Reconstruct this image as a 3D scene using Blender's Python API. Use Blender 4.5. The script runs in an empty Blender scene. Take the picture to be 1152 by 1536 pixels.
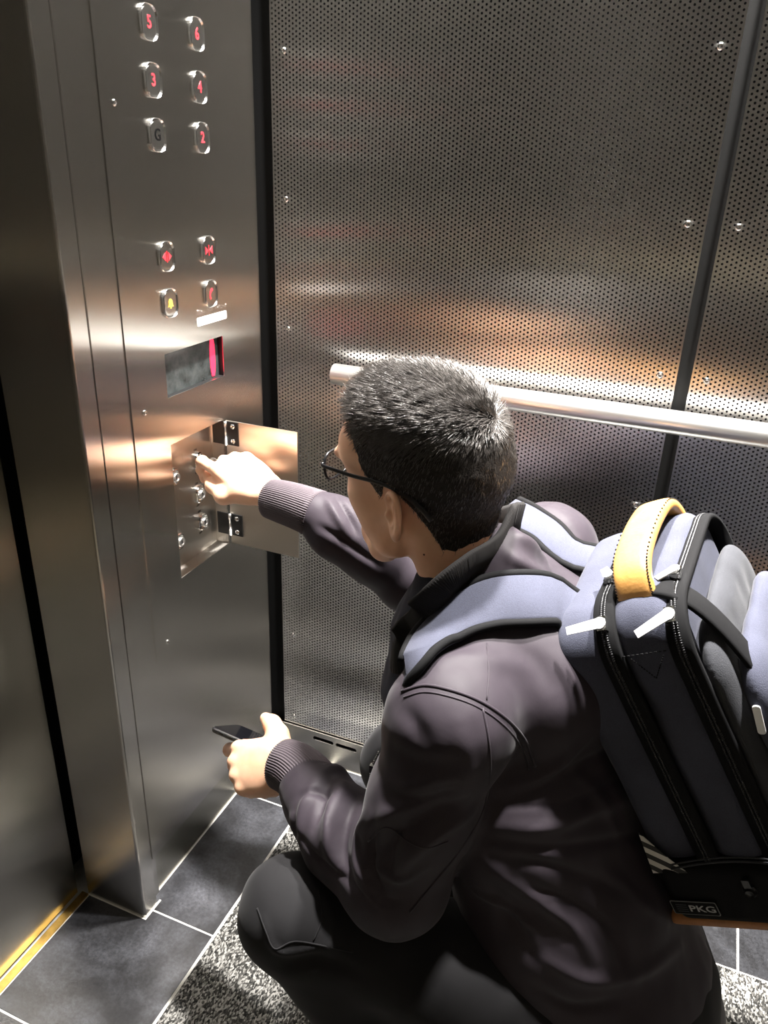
import bpy, bmesh, math, random
import numpy as np
from mathutils import Vector, Matrix, Quaternion
random.seed(7)
rng = np.random.default_rng(7)
SC = bpy.context.scene
COL = SC.collection

# ------------------------------------------------------------------ object helpers
def link(o, parent=None):
    COL.objects.link(o)
    if parent is not None:
        o.parent = parent
    return o

def mesh_obj(name, verts, faces, mat=None, parent=None, smooth=False):
    me = bpy.data.meshes.new(name)
    me.from_pydata([tuple(v) for v in verts], [], [tuple(f) for f in faces])
    me.update()
    if mat is not None:
        for m in (mat if isinstance(mat, (list, tuple)) else [mat]):
            me.materials.append(m)
    if smooth:
        me.polygons.foreach_set('use_smooth', [True] * len(me.polygons))
    return link(bpy.data.objects.new(name, me), parent)

def np_mesh(name, V, Q, mat=None, parent=None, smooth=True, mats_idx=None):
    """fast mesh from numpy verts and an (n,k) face index array"""
    me = bpy.data.meshes.new(name)
    V = np.ascontiguousarray(V, dtype=np.float32); Q = np.ascontiguousarray(Q, dtype=np.int32)
    n, k = Q.shape
    me.vertices.add(len(V)); me.vertices.foreach_set('co', V.ravel())
    me.loops.add(n * k); me.loops.foreach_set('vertex_index', Q.ravel())
    me.polygons.add(n); me.polygons.foreach_set('loop_start', np.arange(0, n * k, k, dtype=np.int32))
    me.polygons.foreach_set('loop_total', np.full(n, k, dtype=np.int32))
    if mat is not None:
        for m in (mat if isinstance(mat, (list, tuple)) else [mat]):
            me.materials.append(m)
    if mats_idx is not None:
        me.polygons.foreach_set('material_index', np.asarray(mats_idx, dtype=np.int32))
    me.polygons.foreach_set('use_smooth', np.full(n, smooth))
    me.update(calc_edges=True); me.validate()
    return link(bpy.data.objects.new(name, me), parent)

def bm_obj(name, bm, mat=None, parent=None, smooth=False, bevel=0, seg=2):
    if bevel:
        bmesh.ops.bevel(bm, geom=[e for e in bm.edges if e.is_manifold and e.calc_face_angle(0) > 0.5], offset=bevel, segments=seg, affect='EDGES', profile=.5, clamp_overlap=True)
    me = bpy.data.meshes.new(name)
    bm.normal_update(); bm.to_mesh(me); bm.free()
    if mat is not None:
        for m in (mat if isinstance(mat, (list, tuple)) else [mat]):
            me.materials.append(m)
    if smooth:
        for p in me.polygons: p.use_smooth = True
    return link(bpy.data.objects.new(name, me), parent)

def add_box(bm, lo, hi, mi=0, M=None):
    lo, hi = [min(a, b) for a, b in zip(lo, hi)], [max(a, b) for a, b in zip(lo, hi)]
    P = [(lo[0] if i & 1 == 0 else hi[0], lo[1] if i & 2 == 0 else hi[1], lo[2] if i & 4 == 0 else hi[2]) for i in range(8)]
    vs = [bm.verts.new(M @ Vector(p) if M is not None else p) for p in P]
    for f in ((0, 2, 3, 1), (4, 5, 7, 6), (0, 1, 5, 4), (2, 6, 7, 3), (0, 4, 6, 2), (1, 3, 7, 5)):
        fc = bm.faces.new([vs[i] for i in f]); fc.material_index = mi
    return vs

def box(name, lo, hi, mat, parent=None, bevel=0, seg=2, M=None):
    bm = bmesh.new(); add_box(bm, lo, hi, M=M)
    return bm_obj(name, bm, mat, parent, bevel=bevel, seg=seg, smooth=False)

def add_lathe(bm, prof, M, n=24, mi=0):
    """prof: list of (r, h); axis = local z of M"""
    rings = []
    for r, h in prof:
        if r < 1e-6:
            rings.append([bm.verts.new(M @ Vector((0, 0, h)))])
        else:
            rings.append([bm.verts.new(M @ Vector((r * math.cos(2 * math.pi * i / n), r * math.sin(2 * math.pi * i / n), h))) for i in range(n)])
    for a, b in zip(rings[:-1], rings[1:]):
        for i in range(n):
            j = (i + 1) % n
            if len(a) == 1 and len(b) == 1: continue
            if len(a) == 1: f = bm.faces.new((a[0], b[i], b[j]))
            elif len(b) == 1: f = bm.faces.new((a[i], a[j], b[0]))
            else: f = bm.faces.new((a[i], a[j], b[j], b[i]))
            f.material_index = mi; f.smooth = True

def frame(axis, up=(0, 0, 1), loc=(0, 0, 0)):
    """matrix whose local z = axis"""
    z = Vector(axis).normalized(); u = Vector(up)
    x = u.cross(z)
    if x.length < 1e-5: x = Vector((1, 0, 0)).cross(z)
    x.normalize(); y = z.cross(x)
    M = Matrix((x, y, z)).transposed().to_4x4(); M.translation = Vector(loc)
    return M

def add_tube(bm, pts, r, n=8, mi=0, caps=True, closed=False, flat=1.0, ups=None):
    """swept tube; r scalar or list; flat scales the second axis"""
    pts = [Vector(p) for p in pts]; N = len(pts)
    rs = r if isinstance(r, (list, tuple)) else [r] * N
    rings = []; u = None
    for i, p in enumerate(pts):
        a = pts[(i - 1) % N] if (closed or i > 0) else p
        b = pts[(i + 1) % N] if (closed or i < N - 1) else p
        t = (b - a).normalized()
        if ups is not None:
            u = Vector(ups[i] if isinstance(ups, list) else ups)
        elif u is None:
            u = Vector((0, 0, 1)) if abs(t.z) < .9 else Vector((1, 0, 0))
        s = t.cross(u).normalized(); u2 = s.cross(t).normalized(); u = u2
        rings.append([bm.verts.new(p + s * (rs[i] * math.cos(2 * math.pi * k / n)) + u2 * (rs[i] * flat * math.sin(2 * math.pi * k / n))) for k in range(n)])
    rr = list(zip(rings[:-1], rings[1:])) + ([(rings[-1], rings[0])] if closed else [])
    for a, b in rr:
        for k in range(n):
            f = bm.faces.new((a[k], a[(k + 1) % n], b[(k + 1) % n], b[k])); f.material_index = mi; f.smooth = True
    if caps and not closed:
        f = bm.faces.new(rings[0][::-1]); f.material_index = mi
        f = bm.faces.new(rings[-1]); f.material_index = mi

def tube(name, pts, r, mat, parent=None, **k):
    bm = bmesh.new(); add_tube(bm, pts, r, **k)
    return bm_obj(name, bm, mat, parent)

def rrect(w, h, r, n=6):
    """rounded rectangle outline, centred, ccw"""
    out = []
    for cx, cy, a0 in ((w / 2 - r, h / 2 - r, 0), (-w / 2 + r, h / 2 - r, 90), (-w / 2 + r, -h / 2 + r, 180), (w / 2 - r, -h / 2 + r, 270)):
        for i in range(n + 1):
            a = math.radians(a0 + 90 * i / n)
            out.append((cx + r * math.cos(a), cy + r * math.sin(a)))
    return out

def add_loft(bm, loops, cap0=True, cap1=True, mi=0, smooth=False):
    """loops of equal length point lists"""
    R = [[bm.verts.new(p) for p in L] for L in loops]
    n = len(R[0])
    for a, b in zip(R[:-1], R[1:]):
        for i in range(n):
            f = bm.faces.new((a[i], a[(i + 1) % n], b[(i + 1) % n], b[i])); f.material_index = mi; f.smooth = smooth
    if cap0: bm.faces.new(R[0][::-1]).material_index = mi
    if cap1: bm.faces.new(R[-1]).material_index = mi

def crom(pts, n=8):
    """catmull-rom through points"""
    P = [np.array(p, float) for p in pts]; P = [2 * P[0] - P[1]] + P + [2 * P[-1] - P[-2]]
    out = []
    for i in range(1, len(P) - 2):
        for t in np.linspace(0, 1, n, endpoint=False):
            a, b, c, d = P[i - 1:i + 3]
            out.append(.5 * ((2 * b) + (c - a) * t + (2 * a - 5 * b + 4 * c - d) * t * t + (3 * b - a - 3 * c + d) * t ** 3))
    out.append(P[-2]); return out

def empty(name, loc=(0, 0, 0)):
    o = bpy.data.objects.new(name, None); o.location = loc; o.empty_display_size = .05
    return link(o)

def tag(o, label, cat, group=None, kind=None):
    o['label'] = label; o['category'] = cat
    if group: o['group'] = group
    if kind: o['kind'] = kind
    return o

def struct(o):
    o['kind'] = 'structure'; return o

def keep_world(o, parent):
    """parent without moving (parent is an unrotated Empty)"""
    o.parent = parent
    o.matrix_parent_inverse = Matrix.Translation(-Vector(parent.location))
    return o

def text_mesh(name, s, size, M, mat, parent, extrude=.0003, sx=1.0):
    cu = bpy.data.curves.new(name, 'FONT'); cu.body = s; cu.size = size; cu.align_x = 'CENTER'; cu.align_y = 'CENTER'
    cu.extrude = extrude; cu.resolution_u = 3; cu.offset = size * .012
    o = bpy.data.objects.new(name, cu); COL.objects.link(o)
    dg = bpy.context.evaluated_depsgraph_get(); dg.update()
    me = bpy.data.meshes.new_from_object(o.evaluated_get(dg))
    bpy.data.objects.remove(o)
    me.transform(M @ Matrix.Diagonal((sx, 1, 1, 1)))
    me.materials.clear(); me.materials.append(mat); me.name = name
    return link(bpy.data.objects.new(name, me), parent)

# ------------------------------------------------------------------ material helpers
def new_mat(name):
    m = bpy.data.materials.new(name); m.use_nodes = True
    nt = m.node_tree; b = nt.nodes['Principled BSDF']
    return m, nt, b

def N(nt, t, **k):
    n = nt.nodes.new(t)
    for a, v in k.items():
        if a in ('operation', 'blend_type', 'data_type', 'noise_dimensions', 'feature', 'direction_type', 'axis', 'wave_type', 'bands_direction', 'distance', 'mode', 'vector_type'):
            setattr(n, a, v)
        else:
            n.inputs[a].default_value = v
    return n

def simple(name, col, rough=.5, metal=0., spec=.5, emit=None, es=0., coat=0., sheen=0., noise=0., nscale=60., bump=0., bscale=400., trans=0., ior=1.45):
    m, nt, b = new_mat(name)
    b.inputs['Base Color'].default_value = (*col, 1); b.inputs['Roughness'].default_value = rough
    b.inputs['Metallic'].default_value = metal; b.inputs['Specular IOR Level'].default_value = spec
    b.inputs['Coat Weight'].default_value = coat; b.inputs['Sheen Weight'].default_value = sheen
    b.inputs['Transmission Weight'].default_value = trans; b.inputs['IOR'].default_value = ior
    if emit:
        b.inputs['Emission Color'].default_value = (*emit, 1); b.inputs['Emission Strength'].default_value = es
    tc = nt.nodes.new('ShaderNodeTexCoord')
    if noise:
        n = N(nt, 'ShaderNodeTexNoise', Scale=nscale, Detail=6., Roughness=.6)
        nt.links.new(tc.outputs['Object'], n.inputs['Vector'])
        r = nt.nodes.new('ShaderNodeValToRGB')
        r.color_ramp.elements[0].position = .3; r.color_ramp.elements[1].position = .7
        r.color_ramp.elements[0].color = (*[c * (1 - noise) for c in col], 1)
        r.color_ramp.elements[1].color = (*[min(1, c * (1 + noise)) for c in col], 1)
        nt.links.new(n.outputs['Fac'], r.inputs['Fac']); nt.links.new(r.outputs['Color'], b.inputs['Base Color'])
    if bump:
        n = N(nt, 'ShaderNodeTexNoise', Scale=bscale, Detail=3.)
        nt.links.new(tc.outputs['Object'], n.inputs['Vector'])
        bp = N(nt, 'ShaderNodeBump', Strength=bump, Distance=.001)
        nt.links.new(n.outputs['Fac'], bp.inputs['Height']); nt.links.new(bp.outputs['Normal'], b.inputs['Normal'])
    return m

def steel(name, col=(.5, .485, .46), rough=.32, aniso=.85, arot=0., grain=.06, smudge=.05):
    """steel brushed along the vertical: reflections spread sideways"""
    m, nt, b = new_mat(name)
    b.inputs['Base Color'].default_value = (*col, 1); b.inputs['Metallic'].default_value = 1.
    b.inputs['Anisotropic'].default_value = aniso; b.inputs['Anisotropic Rotation'].default_value = arot
    tg = nt.nodes.new('ShaderNodeTangent'); tg.direction_type = 'RADIAL'; tg.axis = 'Z'
    nt.links.new(tg.outputs[0], b.inputs['Tangent'])
    geo = nt.nodes.new('ShaderNodeNewGeometry')
    mp = N(nt, 'ShaderNodeMapping'); mp.inputs['Scale'].default_value = (1500, 1500, 5)
    nt.links.new(geo.outputs['Position'], mp.inputs['Vector'])
    n = N(nt, 'ShaderNodeTexNoise', Scale=1., Detail=3., Roughness=.6)
    nt.links.new(mp.outputs[0], n.inputs['Vector'])
    n2 = N(nt, 'ShaderNodeTexNoise', Scale=7., Detail=5., Roughness=.6)
    nt.links.new(geo.outputs['Position'], n2.inputs['Vector'])
    a = N(nt, 'ShaderNodeMath', operation='MULTIPLY_ADD'); a.inputs[1].default_value = grain * 2; a.inputs[2].default_value = rough - grain
    nt.links.new(n.outputs['Fac'], a.inputs[0])
    a2 = N(nt, 'ShaderNodeMath', operation='MULTIPLY_ADD'); a2.inputs[1].default_value = smudge * 2
    nt.links.new(n2.outputs['Fac'], a2.inputs[0]); nt.links.new(a.outputs[0], a2.inputs[2])
    a3 = N(nt, 'ShaderNodeMath', operation='SUBTRACT'); a3.inputs[1].default_value = smudge
    nt.links.new(a2.outputs[0], a3.inputs[0]); nt.links.new(a3.outputs[0], b.inputs['Roughness'])
    return m

# ------------------------------------------------------------------ implicit surfaces
class Field:
    """signed distance grid: smooth unions of shapes, meshed with surface nets"""
    def __init__(s, lo, hi, h):
        s.lo = np.array(lo, float); s.h = h
        s.n = np.ceil((np.array(hi, float) - s.lo) / h).astype(int) + 1
        s.f = np.full(s.n, .08, dtype=np.float32)
    def sub(s, lo, hi, pad):
        a = np.maximum(np.floor((np.array(lo) - pad - s.lo) / s.h).astype(int), 0)
        b = np.minimum(np.ceil((np.array(hi) + pad - s.lo) / s.h).astype(int) + 1, s.n)
        if (b <= a).any(): return None, None
        sl = tuple(slice(x, y) for x, y in zip(a, b))
        ax = [(s.lo[i] + s.h * np.arange(a[i], b[i])).astype(np.float32) for i in range(3)]
        P = np.stack(np.meshgrid(*ax, indexing='ij'), -1)
        return sl, P
    def comb(s, sl, d, k, mode):
        f = s.f[sl]; d = d.astype(np.float32)
        if mode == 'add':
            if k > 0:
                hh = np.clip(.5 + .5 * (f - d) / k, 0, 1); s.f[sl] = f * (1 - hh) + d * hh - k * hh * (1 - hh)
            else: s.f[sl] = np.minimum(f, d)
        elif mode == 'cut':
            if k > 0:
                d = -d; hh = np.clip(.5 - .5 * (f - d) / k, 0, 1); s.f[sl] = f * (1 - hh) + d * hh + k * hh * (1 - hh)
            else: s.f[sl] = np.maximum(f, -d)
    def cone(s, a, b, ra, rb, k=.02, mode='add', flat=None):
        """capsule with linearly changing radius; flat=(dir, factor) squashes the cross-section along dir"""
        a = np.array(a, float); b = np.array(b, float); R = max(ra, rb) * (1 if flat is None else max(1, flat[1]))
        sl, P = s.sub(np.minimum(a, b) - R, np.maximum(a, b) + R, k + 3 * s.h)
        if sl is None: return
        ab = b - a; L = ab @ ab
        pa = P - a.astype(np.float32)
        t = np.clip((pa @ ab.astype(np.float32)) / max(L, 1e-12), 0, 1)
        q = pa - t[..., None] * ab.astype(np.float32)
        if flat is not None:
            u = np.array(flat[0], float); u /= np.linalg.norm(u); c = (q @ u.astype(np.float32))
            q = q + (c * (1 / flat[1] - 1))[..., None] * u.astype(np.float32)
        d = np.sqrt((q * q).sum(-1)) - (ra + (rb - ra) * t)
        if flat is not None and flat[1] < 1: d = d * (flat[1] ** .5)
        s.comb(sl, d, k, mode)
    def chain(s, pts, rs, k=.02, mode='add', flat=None):
        for i in range(len(pts) - 1):
            s.cone(pts[i], pts[i + 1], rs[i], rs[i + 1], k, mode, flat)
    def ell(s, c, r, axes=None, k=.02, mode='add'):
        c = np.array(c, float); r = np.array(r, float)
        A = np.eye(3) if axes is None else np.array(axes, float)   # rows = axes
        e = np.sqrt(((A * r[:, None]) ** 2).sum(0))
        sl, P = s.sub(c - e, c + e, k + 3 * s.h)
        if sl is None: return
        q = (P - c.astype(np.float32)) @ A.T.astype(np.float32) / r.astype(np.float32)
        l = np.sqrt((q * q).sum(-1)) + 1e-6
        l2 = np.sqrt(((q / r.astype(np.float32)) ** 2).sum(-1)) + 1e-6
        s.comb(sl, l * (l - 1) / l2, k, mode)
    def rbox(s, c, hs, rad, axes=None, k=.01, mode='add'):
        c = np.array(c, float); hs = np.array(hs, float)
        A = np.eye(3) if axes is None else np.array(axes, float)
        e = (np.abs(A) * hs[:, None]).sum(0)
        sl, P = s.sub(c - e, c + e, k + 3 * s.h)
        if sl is None: return
        q = np.abs((P - c.astype(np.float32)) @ A.T.astype(np.float32)) - (hs - rad).astype(np.float32)
        d = np.sqrt((np.maximum(q, 0) ** 2).sum(-1)) + np.minimum(q.max(-1), 0) - rad
        s.comb(sl, d, k, mode)
    def fold(s, pts, w, amp, R=None):
        """ridge (amp>0) or crease (amp<0) that follows a polyline"""
        pts = crom(pts, 5) if len(pts) > 2 else [np.array(p, float) for p in pts]
        P0 = np.array(pts)
        sl, P = s.sub(P0.min(0), P0.max(0), 3 * w)
        if sl is None: return
        m = np.full(P.shape[:3], 1e3, dtype=np.float32)
        n = len(pts)
        taper = np.zeros_like(m)
        for i in range(n - 1):
            a, b = pts[i], pts[i + 1]; ab = b - a; L = max(ab @ ab, 1e-12); pa = P - a.astype(np.float32)
            t = np.clip((pa @ ab.astype(np.float32)) / L, 0, 1); q = pa - t[..., None] * ab.astype(np.float32)
            d = (q * q).sum(-1); u = (i + t) / (n - 1)
            k = d < m; m = np.where(k, d, m); taper = np.where(k, np.sin(np.pi * np.clip(.08 + .84 * u, 0, 1)), taper)
        s.f[sl] -= (amp * taper * np.exp(-m / (w * w))).astype(np.float32)
    def noise(s, amp, scale, seed=0, stretch=(1, 1, 1), octaves=2):
        """value noise over the whole band near the surface"""
        r = np.random.default_rng(seed)
        idx = np.argwhere(np.abs(s.f) < .012)
        P = (s.lo + idx * s.h) * np.array(stretch)
        out = np.zeros(len(P)); A = 1.
        for o in range(octaves):
            G = r.standard_normal((64, 64, 64)).astype(np.float32)
            q = P * scale * (2 ** o) + 17.3; i = np.floor(q).astype(int); fr = q - i; fr = fr * fr * (3 - 2 * fr)
            acc = 0
            for dx in (0, 1):
                for dy in (0, 1):
                    for dz in (0, 1):
                        wgt = (fr[:, 0] if dx else 1 - fr[:, 0]) * (fr[:, 1] if dy else 1 - fr[:, 1]) * (fr[:, 2] if dz else 1 - fr[:, 2])
                        acc = acc + wgt * G[(i[:, 0] + dx) % 64, (i[:, 1] + dy) % 64, (i[:, 2] + dz) % 64]
            out += A * acc; A *= .5
        s.f[idx[:, 0], idx[:, 1], idx[:, 2]] -= (amp * out).astype(np.float32)
    def mesh(s, name, mat, parent=None, M=None, relax=2):
        f = s.f; n = f.shape
        for ax in range(3):
            for e in (0, -1):
                sl = [slice(None)] * 3; sl[ax] = e; f[tuple(sl)] = np.maximum(f[tuple(sl)], s.h * .5)
        ins = f < 0
        c = np.zeros([x - 1 for x in n], dtype=np.uint8)
        for dx in (0, 1):
            for dy in (0, 1):
                for dz in (0, 1):
                    c += ins[dx:n[0] - 1 + dx, dy:n[1] - 1 + dy, dz:n[2] - 1 + dz]
        act = (c > 0) & (c < 8)
        ci = np.argwhere(act); vid = np.full(act.shape, -1, dtype=np.int32); vid[act] = np.arange(len(ci))
        acc = np.zeros((len(ci), 3)); cnt = np.zeros(len(ci))
        corners = [(a, b, d) for a in (0, 1) for b in (0, 1) for d in (0, 1)]
        for p in corners:
            for ax in range(3):
                if p[ax]: continue
                q = list(p); q[ax] = 1
                f0 = f[ci[:, 0] + p[0], ci[:, 1] + p[1], ci[:, 2] + p[2]]; f1 = f[ci[:, 0] + q[0], ci[:, 1] + q[1], ci[:, 2] + q[2]]
                m = (f0 < 0) != (f1 < 0)
                t = np.where(m, f0 / np.where(m, f0 - f1, 1), 0)
                pt = np.tile(np.array(p, float), (len(ci), 1)); pt[:, ax] += t
                acc += pt * m[:, None]; cnt += m
        V = s.lo + s.h * (ci + acc / cnt[:, None])
        quads = []
        for ax in range(3):
            u, v = (ax + 1) % 3, (ax + 2) % 3
            sl0 = [slice(None)] * 3; sl1 = [slice(None)] * 3
            sl0[ax] = slice(0, -1); sl1[ax] = slice(1, None)
            A, B = ins[tuple(sl0)], ins[tuple(sl1)]
            e = np.argwhere(A != B)
            e = e[(e[:, u] > 0) & (e[:, v] > 0) & (e[:, u] < n[u] - 1) & (e[:, v] < n[v] - 1)]
            flip = A[e[:, 0], e[:, 1], e[:, 2]]
            def g(du, dv):
                x = e.copy(); x[:, u] -= du; x[:, v] -= dv
                return vid[x[:, 0], x[:, 1], x[:, 2]]
            q = np.stack([g(1, 1), g(0, 1), g(0, 0), g(1, 0)], 1)
            q[~flip] = q[~flip][:, ::-1]
            quads.append(q)
        Q = np.concatenate(quads); Q = Q[(Q >= 0).all(1)]
        for _ in range(relax):
            S = np.zeros_like(V); K = np.zeros(len(V))
            for i in range(4):
                a, b = Q[:, i], Q[:, (i + 1) % 4]
                for k in range(3):
                    S[:, k] += np.bincount(a, V[b, k], len(V)) + np.bincount(b, V[a, k], len(V))
                K += np.bincount(a, minlength=len(V)) + np.bincount(b, minlength=len(V))
            V = V * .5 + .5 * S / np.maximum(K, 1)[:, None]
        if M is not None:
            M = np.array(M); V = V @ M[:3, :3].T + M[:3, 3]
        if name is None: return V, Q
        return np_mesh(name, V, Q, mat, parent)
# ------------------------------------------------------------------ camera
CAM = Vector((0, 0, 1.3))
RC = Matrix(((0.923808, -0.187427, 0.33384), (0.381251, 0.370606, -0.846935), (0.035015, 0.909683, 0.413825)))
cd = bpy.data.cameras.new('camera'); cd.sensor_fit = 'VERTICAL'; cd.sensor_height = 24; cd.lens = 24 * 1176.84 / 1536; cd.clip_start = .01
cam = bpy.data.objects.new('camera', cd); COL.objects.link(cam)
cam.matrix_world = Matrix.Translation(CAM) @ RC.to_4x4(); SC.camera = cam

# ------------------------------------------------------------------ materials
M_steel = steel('brushed_steel_panel', (.52, .50, .47), .24, 1., grain=.02, smudge=.015)
M_steel_door = steel('brushed_steel_door', (.44, .42, .37), .24, 1., grain=.015, smudge=.02)
M_steel_wall = steel('brushed_steel_wall', (.36, .345, .32), .28, .95)
M_perf = steel('perforated_steel', (.76, .75, .73), .26, 1., grain=.015, smudge=.015)
M_rail = simple('polished_steel', (.86, .85, .83), .34, 1.)
M_chrome = simple('chrome', (.85, .85, .84), .09, 1.)
M_black = simple('black_backing', (.006, .006, .006), .6, 0, .2)
M_dark = simple('dark_gap', (.01, .01, .01), .8)
M_hinge = simple('black_hinge_metal', (.03, .03, .03), .35, .6)
M_brass = simple('brass_sill', (.50, .32, .09), .45, 1., noise=.4, nscale=30)
M_red = simple('red_button_light', (.6, .02, .03), .4, emit=(1, .05, .07), es=.9)
M_redlit = simple('red_display_light', (.8, .02, .05), .4, emit=(1, .03, .09), es=1.6)
M_amber = simple('amber_button_light', (.6, .4, .05), .4, emit=(1, .6, .1), es=.5)
M_legend_dark = simple('dark_legend', (.004, .004, .004), .9, 0, .05)
M_glass_dark = simple('smoked_display_glass', (.035, .04, .04), .22, 0, .5, noise=.6, nscale=45)
M_label = simple('white_label', (.8, .8, .8), .5)
M_ceil = simple('ceiling_white_steel', (.3, .3, .3), .5, .3)

# tile
def tile_mat():
    m, nt, b = new_mat('slate_floor_tile')
    geo = nt.nodes.new('ShaderNodeNewGeometry')
    n = N(nt, 'ShaderNodeTexNoise', Scale=9., Detail=8., Roughness=.65, Distortion=.6)
    n2 = N(nt, 'ShaderNodeTexNoise', Scale=160., Detail=3., Roughness=.7)
    nt.links.new(geo.outputs['Position'], n.inputs['Vector']); nt.links.new(geo.outputs['Position'], n2.inputs['Vector'])
    r = nt.nodes.new('ShaderNodeValToRGB'); e = r.color_ramp.elements
    e[0].position = .42; e[0].color = (.018, .018, .02, 1); e[1].position = .72; e[1].color = (.06, .062, .072, 1)
    nt.links.new(n.outputs['Fac'], r.inputs['Fac'])
    mx = N(nt, 'ShaderNodeMix', data_type='RGBA', blend_type='MULTIPLY'); mx.inputs['Factor'].default_value = .5
    nt.links.new(r.outputs['Color'], mx.inputs['A'])
    r2 = nt.nodes.new('ShaderNodeValToRGB'); r2.color_ramp.elements[0].position = .35; r2.color_ramp.elements[1].position = .65
    nt.links.new(n2.outputs['Fac'], r2.inputs['Fac']); nt.links.new(r2.outputs['Color'], mx.inputs['B'])
    nt.links.new(mx.outputs['Result'], b.inputs['Base Color'])
    r3 = nt.nodes.new('ShaderNodeMapRange'); r3.inputs['To Min'].default_value = .18; r3.inputs['To Max'].default_value = .5
    nt.links.new(n.outputs['Fac'], r3.inputs['Value']); nt.links.new(r3.outputs[0], b.inputs['Roughness'])
    bp = N(nt, 'ShaderNodeBump', Strength=.15, Distance=.001); nt.links.new(n2.outputs['Fac'], bp.inputs['Height'])
    nt.links.new(bp.outputs[0], b.inputs['Normal'])
    return m
M_tile = tile_mat()
M_grout = simple('pale_grout', (.5, .49, .46), .6, noise=.15, nscale=80)

def carpet_mat():
    m, nt, b = new_mat('speckled_carpet')
    geo = nt.nodes.new('ShaderNodeNewGeometry')
    mp = N(nt, 'ShaderNodeMapping'); mp.inputs['Scale'].default_value = (1, .55, 1); mp.inputs['Rotation'].default_value = (0, 0, .3)
    nt.links.new(geo.outputs['Position'], mp.inputs['Vector'])
    v = N(nt, 'ShaderNodeTexVoronoi', Scale=420.); nt.links.new(mp.outputs[0], v.inputs['Vector'])
    n = N(nt, 'ShaderNodeTexNoise', Scale=24., Detail=6., Roughness=.7); nt.links.new(geo.outputs['Position'], n.inputs['Vector'])
    s = nt.nodes.new('ShaderNodeSeparateColor'); nt.links.new(v.outputs['Color'], s.inputs[0])
    a = N(nt, 'ShaderNodeMath', operation='ADD'); nt.links.new(s.outputs[0], a.inputs[0]); nt.links.new(n.outputs['Fac'], a.inputs[1])
    r = nt.nodes.new('ShaderNodeValToRGB'); e = r.color_ramp.elements
    e[0].position = .36; e[0].color = (.018, .018, .017, 1); e[1].position = .85; e[1].color = (.27, .265, .25, 1)
    x = r.color_ramp.elements.new(.6); x.color = (.06, .058, .054, 1)
    h = N(nt, 'ShaderNodeMath', operation='MULTIPLY'); h.inputs[1].default_value = .62; nt.links.new(a.outputs[0], h.inputs[0])
    nt.links.new(h.outputs[0], r.inputs['Fac']); nt.links.new(r.outputs['Color'], b.inputs['Base Color'])
    b.inputs['Roughness'].default_value = .95; b.inputs['Specular IOR Level'].default_value = .1
    bp = N(nt, 'ShaderNodeBump', Strength=.8, Distance=.003); bp.invert = True
    nt.links.new(v.outputs['Distance'], bp.inputs['Height']); nt.links.new(bp.outputs[0], b.inputs['Normal'])
    return m
M_carpet = carpet_mat()

# ------------------------------------------------------------------ room dimensions
XF, YR = -.7515, 1.291          # control-panel wall and perforated wall
XB, YL, ZC = .95, -.78, 2.3
XBASE, XCARP, YCARP = -.769, -.6151, 1.1186

# floor: slate tiles with pale joints
bm = bmesh.new()
add_box(bm, (-.96, YL, -.06), (XB, YR + .04, -.0015), 1)
def tiles(x0, x1, y0, y1, xs, ys):
    X = [x0] + [x for x in xs if x0 < x < x1] + [x1]; Y = [y0] + [y for y in ys if y0 < y < y1] + [y1]
    g = .0021
    for a, b_ in zip(X[:-1], X[1:]):
        for c, d in zip(Y[:-1], Y[1:]):
            add_box(bm, (a + g, c + g, -.004), (b_ - g, d - g, 0), 0)
T = .3245
ysj = sorted([.8027 + T * k for k in (-4, -3, -2, 0, 1)] + [.5485])
tiles(-.881, XCARP - .002, YL, .8027, [], ysj)
tiles(XBASE + .0012, XCARP - .002, .8027, 1.284, [], ysj)
add_box(bm, (XF - .001, .7826, -.001), (XF + .0028, .826, .0006), 1); add_box(bm, (-.883, .7798, -.001), (XF + .0028, .7826, .0004), 1)
tiles(XCARP + .002, XB, YCARP + .002, 1.284, [.269 + T * k for k in range(-2, 3)], [])
struct(bm_obj('floor', bm, [M_tile, M_grout]))
c = box('carpet', (XCARP + .0035, YL, -.0012), (XB, YCARP - .0035, .004), M_carpet)
tag(c, 'black and white speckled loop carpet laid inside the slate tile border', 'carpet')

# ceiling and unseen walls
struct(box('ceiling', (-.98, YL - .04, ZC), (XB + .04, YR + .06, ZC + .04), M_ceil))
struct(box('wall_back', (XB, YL - .04, 0), (XB + .03, YR + .06, ZC), M_steel_wall))
struct(box('wall_left', (-.98, YL - .03, 0), (XB, YL, ZC), M_steel_wall))
struct(box('wall_right', (-.80, YR + .012, 0), (XB, YR + .05, ZC), M_black))

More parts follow.
